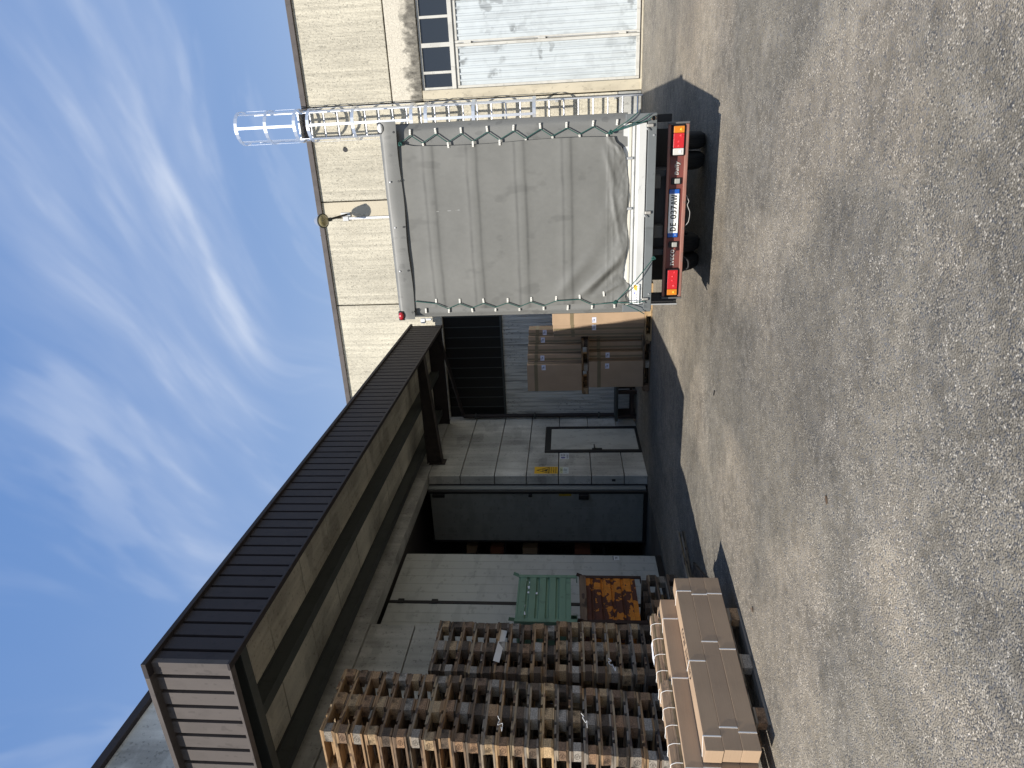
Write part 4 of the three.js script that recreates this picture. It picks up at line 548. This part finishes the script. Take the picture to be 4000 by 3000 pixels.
function pallet(label, pos, group, { turn = 0, tilt = 0, tone = null, stamps = false, fresh = false, sunk = 0 } = {}) {
  const t = thing('wooden_pallet', label, 'pallet', pos, group, turn); t.rotation.z = tilt;
  const base = tone ?? Math.floor(rnd() * boardMats.length), bm = () => fresh ? freshMat : rnd() < 0.62 ? boardMats[base] : pick(boardMats), km = () => fresh ? freshBlock : pick(blockMats), v = () => Math.floor(rnd() * 4);
  for (const z of [-0.35, 0, 0.35]) local('bottom_board', (z ? PG.botN : PG.botW)[v()], bm(), t, [rr(-0.006, 0.006), 0.0110, z]);
  for (const x of [-0.5275, 0, 0.5275]) for (const z of [-0.35, 0, 0.35]) {
    const b = local('block', (z ? PG.blkE : PG.blkM)[v()], km(), t, [x + rr(-0.004, 0.004), 0.0607, z + rr(-0.003, 0.003)], [0, rr(-0.03, 0.03), 0]);
    if (stamps && z > 0.3 && x > -0.1 && rnd() < 0.85) local('stamp', stampGeo, pick(stampMat), b, [0, 0.002, 0.0565]);
  }
  for (const x of [-0.5275, 0, 0.5275]) local('stringer_board', PG.str[v()], bm(), t, [x, 0.1106, rr(-0.006, 0.006)]);
  [[-0.3265, 1], [-0.165, 0], [0, 1], [0.165, 0], [0.3265, 1]].forEach(([z, wide]) => local('deck_board', (wide ? PG.deckW : PG.deckN)[v()], bm(), t, [rr(-0.008, 0.008), 0.1330, z + rr(-0.003, 0.003)]));
  return t;
}
const PITCH = 0.1463;
{ // tall stack nearest the camera: leans a little towards the yard
  const n = 29; for (let i = 0; i < n; i++) { const y = i * PITCH, k = n - i; const loose = i > n - 7 ? (i - (n - 7)) * 0.004 : 0;
    pallet(k === 1 ? 'pale brown wooden pallet on the very top of the tallest stack' : k === n ? 'wooden pallet on the ground at the foot of the tallest stack' : `wooden pallet, ${ORD[k - 1]} from the top of the tallest stack`, [-5.80 - 0.6 + 0.074 * (y + 0.07) + rr(-0.010, 0.010) + (k === 1 ? 0.01 : 0), y, -4.52 - 0.4 + rr(-0.012, 0.012) + loose], 'pallets in the tallest stack', { turn: rr(-0.012, 0.012), stamps: true, fresh: k === 16, tone: k < 3 ? 0 : k < 5 ? 1 : null }); }
}
{ const n = 23; for (let i = 0; i < n; i++) { const k = n - i; pallet(k === 1 ? 'wooden pallet on top of the lower stack behind the tallest one' : k === n ? 'wooden pallet at the foot of the lower stack behind the tallest one' : `wooden pallet, ${ORD[k - 1]} from the top of the lower stack behind the tallest`, [-5.80 - 0.6 + (i < 13 ? 0.03 : 0) + rr(-0.010, 0.010) + 0.004 * i, i * PITCH, -5.53 - 0.4 + rr(-0.012, 0.012) - (i < 13 ? 0.035 : 0)], 'pallets in the lower stack', { turn: rr(-0.012, 0.012) }); } }
// junk pallets below the steel containers
for (let i = 0; i < 4; i++) pallet(['darkened wooden pallet on the ground under the steel containers', 'wooden pallet second from the ground under the steel containers', 'wooden pallet third from the ground under the steel containers', 'dark wooden pallet directly under the orange steel container'][i], [-6.74 + 0.03 * (i % 2), i * PITCH, -7.44 + rr(-0.02, 0.02)], 'pallets under the steel containers', { tone: [7, 5, 4, 5][i], turn: Math.PI / 2 + rr(-0.03, 0.03) });
{ // loose boards leaning out beside them
  const lp = thing('loose_boards', 'grey offcut boards stacked on the ground beside the steel containers', 'boards', [-5.95, 0, -7.75]);
  for (let i = 0; i < 5; i++) local('board', PG.botN[i % 4], boardMats[[4, 3, 4, 6, 4][i]], lp, [rr(-0.02, 0.02) + 0.02 * i, 0.0112 + i * 0.0228, 0.03 * (i % 3)], [0, 1.35 + rr(-0.15, 0.15), 0]);
  solo('plank', box(0.20, 0.032, 1.05), boardMats[7], 'dark plank lying on the ground pointing out from the steel containers', 'plank', [-5.52, 0.0165, -6.95], [0, 0.42, 0]);
}

// ---------------------------------------------------------------- steel box pallets (stillages)
function stillage(name, label, y0, skin, post, dress) {
  const x1 = -6.28, x0 = -7.10, z0 = -7.97, z1 = -6.97, h = 0.945, s = thing(name, label, 'container', [(x0 + x1) / 2, y0, (z0 + z1) / 2]);
  const P = (n, g, m, p = s) => part(n, g, m, p), yb = y0 + 0.135, yt = y0 + 0.865;
  for (const [x, z] of [[x1, z0], [x1, z1], [x0, z0], [x0, z1]]) { const sx = x === x1 ? -1 : 1, sz = z === z0 ? 1 : -1; // angle-iron corner posts, flared at the head to take the feet of the next one
    P('corner_post', merge([bw(Math.min(x, x + sx * 0.055), Math.max(x, x + sx * 0.055), y0, y0 + h - 0.06, Math.min(z, z + sz * 0.006), Math.max(z, z + sz * 0.006)), bw(Math.min(x, x + sx * 0.006), Math.max(x, x + sx * 0.006), y0, y0 + h - 0.06, Math.min(z + sz * 0.0062, z + sz * 0.06), Math.max(z + sz * 0.0062, z + sz * 0.06)),
      (() => { const g = bar([x - sx * 0.006, y0 + h - 0.065, z + sz * 0.028], [x - sx * 0.03, y0 + h + 0.012, z + sz * 0.012], 0.05, 0.008); return g; })()]), post);
    P('post_foot', rbw(Math.min(x, x + sx * 0.08), Math.max(x, x + sx * 0.08), y0, y0 + 0.012, Math.min(z, z + sz * 0.08), Math.max(z, z + sz * 0.08), 0.003), post); }
  const wave = { p: 0.146, l: [[0, 0], [0.16, 0], [0.24, 0.028], [0.88, 0.028], [0.96, 0]] };
  const side = P('side_panel', sheet(ribs(yb, yt, wave), z0 + 0.0065, z1 - 0.0065, (a, y, o) => [x1 - 0.032 + o, a, y]), skin); P('side_panel', sheet(ribs(yb, yt, wave), z0 + 0.0065, z1 - 0.0065, (a, y, o) => [x0 + 0.032 - o, a, y]), skin);
  P('end_panel', sheet(ribs(yb, yt, wave), x0 + 0.0065, x1 - 0.0065, (a, y, o) => [y, a, z1 - 0.032 + o]), skin); P('end_panel', sheet(ribs(yb, yt, wave), x0 + 0.0065, x1 - 0.0065, (a, y, o) => [y, a, z0 + 0.032 - o]), skin);
  P('base_sheet', bw(x0 + 0.01, x1 - 0.01, yb - 0.025, yb - 0.004, z0 + 0.01, z1 - 0.01), post); P('rim', rbw(x1 - 0.045, x1 - 0.012, yt - 0.012, yt + 0.012, z0 + 0.062, z1 - 0.062, 0.004), post); P('base_rail', rbw(x1 - 0.045, x1 - 0.008, yb - 0.04, yb + 0.03, z0 + 0.062, z1 - 0.062, 0.004), skin);
  dress?.(P, side, x1, yb, z0, z1); return s;
}
const greenPaint = M([0.175, 0.30, 0.205], 0.6, { map: sheetMap });
const rustMap = tex(512, 512, (u, v) => { const a = T(u, v, 4, 3, 5, 5), b = T(u, v, 22, 16, 4, 9), r = step(0.515, 0.55, a * 0.6 + b * 0.4 + 0.03 * Math.sin(v * 6.28 * 2)), l = 0.95 + (b - 0.5) * 0.3; return r > 0.5 ? [0.36 * l, 0.20 * l, 0.14 * l] : [0.90 * l, 0.55 * l, 0.17 * l]; }, [1.3, 1.1]);
const rustSkin = M([0.8, 0.8, 0.8], 0.85, { map: rustMap }), rustPost = M([0.085, 0.040, 0.028], 0.85, { map: conMap });
const YO = 0.672;
stillage('steel_container', 'rusty orange steel box container under the green one', YO, rustSkin, rustPost, (P, side, x1, yb, z0, z1) => {
  const tx = canvas(512, 96, (c, w, h) => { c.clearRect(0, 0, w, h); c.fillStyle = 'rgba(52,24,14,0.9)'; c.font = 'bold 66px sans-serif'; c.fillText('PORT. N.1500', 6, 72, 490); }), g = new THREE.PlaneGeometry(0.62, 0.075); g.rotateY(Math.PI / 2); g.translate(x1 - 0.0085, yb + 0.545, (z0 + z1) / 2 - 0.02); P('stencil_lettering', g, M('#ffffff', 0.85, { map: tx, transparent: true }), side);
  P('side_slat', bw(x1 + 0.004, x1 + 0.022, YO + 0.82, YO + 0.92, z0 + 0.02, z1 - 0.02), boardMats[5]);
});
stillage('steel_container', 'green painted steel box container with torn paper labels on top', YO + 0.948, greenPaint, greenPaint, (P, side, x1, yb, z0, z1) => {
  const lab = (y, z, w, h, r) => { const g = new THREE.PlaneGeometry(w, h); g.rotateZ(r); g.rotateY(Math.PI / 2); g.translate(x1 - 0.008, y, z); P('paper_label', g, paperMat, side); };
  lab(yb + 0.64, z0 + 0.10, 0.07, 0.05, 0.15); lab(yb + 0.56, z0 + 0.17, 0.04, 0.035, 0); lab(yb + 0.57, z0 + 0.28, 0.06, 0.045, 0.3); lab(yb + 0.65, z1 - 0.30, 0.10, 0.07, -0.1); lab(yb + 0.645, z1 - 0.17, 0.07, 0.085, 0.2); lab(yb + 0.52, z0 + 0.40, 0.04, 0.15, -0.15);
});
for (let i = 0; i < 4; i++) solo('bearer_board', box(0.80, 0.0225, 0.095), boardMats[[5, 7, 4, 5][i]], ['first', 'second', 'third', 'fourth'].map(s => `${s} dark board from the back wall bearing the orange container`)[i], 'board', [-6.69, 4 * PITCH + 0.0118, -7.84 + i * 0.25], [0, 0, 0], 'boards bearing the orange container');
for (let i = 0; i < 4; i++) solo('bearer_board', box(0.80, 0.060, 0.095), boardMats[[7, 5, 5, 4][i]], ['first', 'second', 'third', 'fourth'].map(s => `${s} thick board from the back wall directly under the orange container`)[i], 'board', [-6.69, 4 * PITCH + 0.0236 + 0.030, -7.84 + i * 0.25], [0, 0, 0], 'boards bearing the orange container');

// ---------------------------------------------------------------- long cartons on a pallet, front left
{
  const yaw = -11.186 * D, ax = V(Math.sin(yaw), 0, Math.cos(yaw)), inw = V(-Math.cos(yaw), 0, Math.sin(yaw)), g0 = V(-4.535, 0, -5.735);
  const at = (s, w, y) => g0.clone().addScaledVector(ax, s).addScaledVector(inw, w).setY(y).toArray(); // s towards the camera, w away from the yard
  pallet('weathered wooden pallet under the long strapped cartons', at(0.95, 0.44, 0), 'pallets under cartons', { turn: yaw + Math.PI / 2, tone: 4 });
  const BW = 0.188, BH = 0.152, LEN = 1.815, Y0 = 0.1448;
  const cg = rbox(BW, BH, LEN, 0.004), strapAround = (parent, s, w, h, skew = 0) => { const r = 0.0045; const pts = [[w / 2 + 0.002, h / 2 + 0.002, s], [-w / 2 - 0.002, h / 2 + 0.002, s + skew], [-w / 2 - 0.002, -h / 2 + 0.004, s + skew], [w / 2 + 0.002, -h / 2 + 0.004, s]]; const geos = []; for (let i = 0; i < 3; i++) geos.push(bar(pts[i], pts[(i + 1) % 4], i === 1 ? 0.003 : 0.010, i === 1 ? 0.010 : 0.003)); geos.push(bar(pts[3], pts[0], 0.003, 0.011)); local('strap', merge(geos), strapMat, parent); };
  const carton = (label, s, w, y, m, straps, len = LEN, turn = 0, extra) => { const c = thing('long_carton', label, 'carton', at(s + len / 2, w + BW / 2, y + BH / 2), 'long strapped cartons', yaw + turn); local('box', len === LEN ? cg : rbox(BW, BH, len, 0.004), m, c); for (const q of straps) strapAround(c, -len / 2 + q, BW, BH, rr(-0.02, 0.16)); extra?.(c, len); return c; };
  const layer = ['bottom', 'middle', 'top'], st = [[0.21, 0.86, 1.66], [0.22, 0.78, 1.62], [0.17, 0.98, 1.69]];
  for (let i = 0; i < 3; i++) carton(`long brown carton, ${layer[i]} of the three facing the yard`, rr(-0.006, 0.006), 0.001 * i, Y0 + i * 0.1535, i % 2 ? card2 : card, st[i], LEN, 0, i === 2 ? (c, len) => {
    const tx = canvas(512, 110, (q, w, h) => { q.clearRect(0, 0, w, h); q.strokeStyle = q.fillStyle = 'rgba(30,18,24,0.9)'; q.font = 'italic bold 104px serif'; q.fillText('(ssuN Ro)', 6, 88, 500); }); const g = new THREE.PlaneGeometry(0.56, 0.15); g.rotateX(-Math.PI / 2); g.rotateZ(0); g.rotateY(Math.PI / 2); local('handwriting', g, M('#ffffff', 0.9, { map: tx, transparent: true }), c, [0.02, BH / 2 + 0.0012, -len / 2 + 0.86]); } : null);
  for (let i = 0; i < 4; i++) carton(`long brown carton, ${['lowest', 'second', 'third', 'highest'][i]} in the second row from the yard`, 0.13 + rr(-0.006, 0.006), 0.205, Y0 + i * 0.1535, i % 2 ? card : card2, [0.24, 0.90, 1.72], LEN + 0.05, -0.018);
  for (let i = 0; i < 4; i++) carton(`long brown carton, ${['lowest', 'second', 'third', 'highest'][i]} in the row nearest the pallet stacks`, 0.06 + rr(-0.01, 0.01), 0.425, Y0 + i * 0.1535, i % 2 ? card2 : card, [0.3, 1.0, 1.6], LEN, -0.018);
  // two rough bundles of flattened cardboard tied with string
  const bundle = (label, s, w, len, turn) => {
    const t = thing('cardboard_bundle', label, 'bundle', at(s + len / 2, w, Y0 + 4 * 0.1535 + 0.001), 'tied cardboard bundles', yaw + turn), n = 5;
    for (let i = 0; i < n; i++) { const g = new THREE.BoxGeometry(0.15 - 0.010 * i + rr(-0.006, 0.006), 0.019, len + rr(-0.05, 0.05), 2, 1, 14), p = g.attributes.position; for (let k = 0; k < p.count; k++) { const z = p.getZ(k); p.setX(k, p.getX(k) * (1 + 0.10 * (vn(z * 9, i, 0, 4) - 0.5)) + 0.012 * (vn(z * 4, i * 3, 0, 7) - 0.5)); p.setY(k, p.getY(k) + 0.006 * (vn(z * 7, i * 5, 0, 9) - 0.5)); } g.computeVertexNormals(); uvm(g); local('cardboard_layer', g, pick([card, card2, tapeMat, card]), t, [rr(-0.004, 0.004), 0.0115 + i * 0.0205, rr(-0.01, 0.01)]); }
    const H = n * 0.0205 + 0.002; for (let i = 0; i < 5; i++) { const z = -len / 2 + len * (0.12 + 0.19 * i), pts = [[0.079, 0.003, z], [0.080, 0.06, z], [0.060, H + 0.003, z + 0.01], [0, H + 0.004, z + 0.03], [-0.060, H + 0.003, z + 0.045], [-0.080, 0.05, z + 0.05], [-0.079, 0.003, z + 0.05]]; local('string', tube(pts, 0.0035, 5, 24), strapMat, t); }
    return t;
  };
  bundle('tied bundle of flattened cardboard at the far end of the long cartons', 0.22, 0.43, 0.92, -0.06); bundle('tied bundle of flattened cardboard at the near end of the long cartons', 1.03, 0.345, 0.86, -0.02);
  const sheetG = (len, w, k) => { const g = new THREE.PlaneGeometry(w, len, 4, 10); g.rotateX(-Math.PI / 2); const p = g.attributes.position; for (let i = 0; i < p.count; i++) p.setY(i, 0.014 * vn(p.getX(i) * 14 + k, p.getZ(i) * 9, 0, 5)); g.computeVertexNormals(); return g; };
  solo('paper_sheet', sheetG(0.30, 0.16, 3), M([0.82, 0.83, 0.88], 0.7, { side: THREE.DoubleSide }), 'white sheet tucked under the near cardboard bundle', 'paper', at(1.52, 0.52, Y0 + 4 * 0.1535 + 0.003), [0, yaw, 0]); solo('paper_sheet', sheetG(0.26, 0.10, 8), M([0.82, 0.83, 0.88], 0.7, { side: THREE.DoubleSide }), 'white sheet lying on the far cardboard bundle', 'paper', at(0.62, 0.46, Y0 + 4 * 0.1535 + 0.106), [0, yaw + 0.1, 0]);
}
// a strip of pale cardboard hanging out of the lower pallet stack
{ const g = new THREE.PlaneGeometry(0.075, 0.62, 2, 12), p = g.attributes.position; for (let i = 0; i < p.count; i++) { const y = p.getY(i); p.setZ(i, 0.03 * Math.sin(y * 7) + 0.01 * vn(y * 20, 1, 0, 4)); } g.rotateZ(Math.PI / 2 - 0.10); g.rotateY(Math.PI / 2); g.computeVertexNormals(); solo('card_strip', g, M([0.62, 0.60, 0.56], 0.8, { side: THREE.DoubleSide }), 'pale bent strip of card stuck in the lower pallet stack', 'card', [-5.74, 2.565, -5.98], [0, 0, -0.25]); }

// ---------------------------------------------------------------- cartons on pallets between truck and back wall
{
  const labTex = canvas(128, 96, (c, w, h) => { c.fillStyle = '#d9dcec'; c.fillRect(0, 0, w, h); c.fillStyle = '#2b2f52'; for (let i = 0; i < 9; i++) c.fillRect(30 + i * 7, 34, 2 + 3 * hash(i, 2, 1), 34); noticeLines(c, 16, 10, 60, 2, 10, '#3a3f66'); }), labM = M('#ffffff', 0.6, { map: labTex }), labG = new THREE.PlaneGeometry(0.115, 0.085);
  const tall = (label, x0, x1, y0, y1, zf, depth, m, group, lab, tape) => {
    const w = x1 - x0, h = y1 - y0, c = thing('tall_carton', label, 'carton', [(x0 + x1) / 2, y0, zf - depth / 2], group); local('box', rbox(w, h, depth, 0.006), m, c, [0, h / 2, 0]);
    if (tape) { const th = 0.075, ty = h - tape; local('tape_band', merge([box(w + 0.003, th, 0.0015).translate(0, ty, depth / 2 + 0.0012), box(0.0015, th, depth + 0.003).translate(w / 2 + 0.0012, ty, 0)]), tapeMat, c); local('seam_tape', box(0.0015, h - 0.02, 0.05).translate(w / 2 + 0.0008, h / 2, depth / 2 - 0.11), tapeMat, c); }
    if (w < 0.2) local('front_seam_tape', box(0.042, h - 0.015, 0.0015), tapeMat, c, [-w * 0.18, h / 2, depth / 2 + 0.0008]);
    if (lab) local('address_label', labG, labM, c, [lab[0], lab[1], depth / 2 + 0.003]); return c;
  };
  const grp = 'tall cartons on pallets by the truck';
  pallet('wooden pallet on the ground under the left carton load', [-4.66, 0, -13.16], 'pallets under tall cartons', { turn: 0.01, tone: 5 });
  tall('wide brown carton, left of the lower load, with a tape band', -5.14, -4.56, 0.147, 1.275, -12.72, 0.30, card2, grp, [0.19, 0.75], 0.21);
  tall('narrow brown carton, second from the left in the lower load', -4.555, -4.42, 0.147, 1.27, -12.92, 0.34, card, grp, [0.0, 0.73], 0.21); tall('narrow brown carton, third from the left in the lower load', -4.415, -4.25, 0.147, 1.27, -13.10, 0.36, card2, grp, null, 0.21); tall('narrow brown carton at the right end of the lower load', -4.245, -4.09, 0.147, 1.265, -13.22, 0.32, card, grp, null, 0.21);
  pallet('wooden pallet between the two left carton loads', [-4.70, 1.279, -13.14], 'pallets under tall cartons', { turn: 0.0, tone: 2 });
  tall('wide brown carton, left of the upper load, with a tape band', -5.20, -4.61, 1.4265, 2.58, -12.70, 0.30, card2, grp, [0.24, 0.80], 0.19);
  tall('narrow brown carton, second from the left in the upper load', -4.605, -4.46, 1.4265, 2.575, -12.93, 0.34, card, grp, [0.0, 0.83], 0.19); tall('narrow brown carton, third from the left in the upper load', -4.455, -4.30, 1.4265, 2.57, -13.08, 0.36, card2, grp, null, 0.19); tall('narrow brown carton, fourth from the left in the upper load', -4.295, -4.15, 1.4265, 2.56, -13.22, 0.32, card, grp, [0.0, 0.82], 0.19); tall('narrow brown carton at the right end of the upper load', -4.145, -4.02, 1.4265, 2.555, -13.32, 0.3, card2, grp, [0, 0.78], 0.19);
  pallet('pale new pallet under the tallest carton next to the truck', [-3.53, 0, -13.12], 'pallets under tall cartons', { fresh: true });
  tall('tallest brown carton, sunlit, nearest to the truck', -3.75, -3.40, 0.147, 2.02, -12.72, 0.26, card, grp, [-0.08, 1.02], 0.40);
  tall('tall brown carton, left neighbour of the sunlit carton', -3.92, -3.755, 0.147, 2.01, -12.80, 0.30, card2, grp, [0.0, 1.02], 0.40); tall('tall thin brown carton at the left end of the load next to the truck', -4.06, -3.925, 0.147, 2.0, -12.90, 0.30, card, grp, null, 0.40);
}
// ---------------------------------------------------------------- brown trestle at the back wall
{ const t = thing('steel_trestle', 'low dark brown trestle standing against the white ribbed door', 'trestle', [-6.55, 0, -15.3]), m = M([0.060, 0.036, 0.028], 0.8, { map: conMap });
  part('top_plate', rbw(-7.04, -5.9, 0.46, 0.53, -15.60, -15.05, 0.008), darkSteel, t); for (const x of [-6.93, -6.25]) for (const z of [-15.12, -15.5]) part('leg', rbw(x - 0.045, x + 0.045, 0, 0.458, z - 0.04, z + 0.04, 0.006), m, t); for (const z of [-15.12, -15.5]) { part('cross_rail', rbw(-6.884, -6.296, 0.07, 0.14, z - 0.025, z + 0.025, 0.006), m, t); } part('ball_foot', (() => { const g = new THREE.SphereGeometry(0.035, 12, 10); g.translate(-7.0, 0.045, -15.06); return g; })(), boardMats[6], t); part('foot_bar', rod([-7.0, 0.045, -15.06], [-6.97, 0.045, -15.1], 0.012), m, t); }

// ---------------------------------------------------------------- goods glimpsed inside the hall
{ const r = thing('storage_rack', 'dark storage rack in the gap between the hall doors', 'rack', [-9.6, 0, -13.3]);
  for (const z of [-13.9, -12.5]) for (const x of [-10.0, -9.3]) part('upright', rbw(x - 0.03, x + 0.03, 0.013, 4.6, z - 0.03, z + 0.03), darkSteel, r); for (const y of [0.95, 1.25, 2.5, 3.3, 3.95]) part('shelf', rbw(-10.05, -9.25, y - 0.04, y, -13.93, -12.47), oldSteel, r);
  [[1.25, 1.62], [2.5, 2.86], [3.3, 3.02 + 0.62], [3.95, 4.22]].forEach(([y0, y1], i) => solo('stored_box', rbox(0.7, y1 - y0, 0.62), i % 2 ? card : M([0.42, 0.16, 0.09], 0.85, { map: cardMap }), ['reddish box on the lowest shelf inside the hall', 'brown box on the second shelf inside the hall', 'reddish box on the third shelf inside the hall', 'brown box on the highest shelf inside the hall'][i], 'box', [-9.62, (y0 + y1) / 2 + 0.001, -13.02], [0, 0.05 * i, 0])); }
// scraps of white strapping caught in the pallets
[[[-5.44, 2.45, -4.62], 'white strapping scrap caught halfway up the tallest pallet stack', 1], [[-5.52, 1.62, -4.75], 'tangled white strapping in the lower part of the tallest pallet stack', 2], [[-5.66, 1.30, -5.62], 'short white strapping scrap in the lower pallet stack', 3]].forEach(([p, lab, k]) => solo('strap_scrap', tube([0, 1, 2, 3, 4, 5, 6].map(i => [0.015 * hash(i, k, 1), 0.06 * (hash(i, k, 2) - 0.5) - 0.01 * i, 0.035 * i * (i % 2 ? 1 : 0.6) - 0.08]), 0.004, 5, 40), strapMat, lab, 'strap', p));
// ---------------------------------------------------------------- small litter on the asphalt
{ const leafG = new THREE.SphereGeometry(0.03, 8, 6); leafG.scale(1.1, 0.16, 0.5); solo('dead_leaf', leafG, M([0.08, 0.05, 0.03], 0.9), 'small dead brown leaf alone on the open asphalt', 'leaf', [-2.375, 0.005, -3.823], [0, 0.5, 0.05]);
  solo('rubber_scrap', rbox(0.016, 0.012, 0.075, 0.004), black, 'tiny black rubber scrap on the asphalt near the shadow edge', 'scrap', [-2.958, 0.0065, -7.095], [0, 1.2, 0]);
  const f = new THREE.ConeGeometry(0.02, 0.05, 7); f.rotateZ(Math.PI / 2); f.scale(1, 0.6, 1); solo('wood_chip', f, M([0.10, 0.07, 0.05], 0.9), 'small dark wood chip on the asphalt beside the long cartons', 'chip', [-4.30, 0.012, -4.972], [0, 0.8, 0]); }

renderer.render(scene, camera);
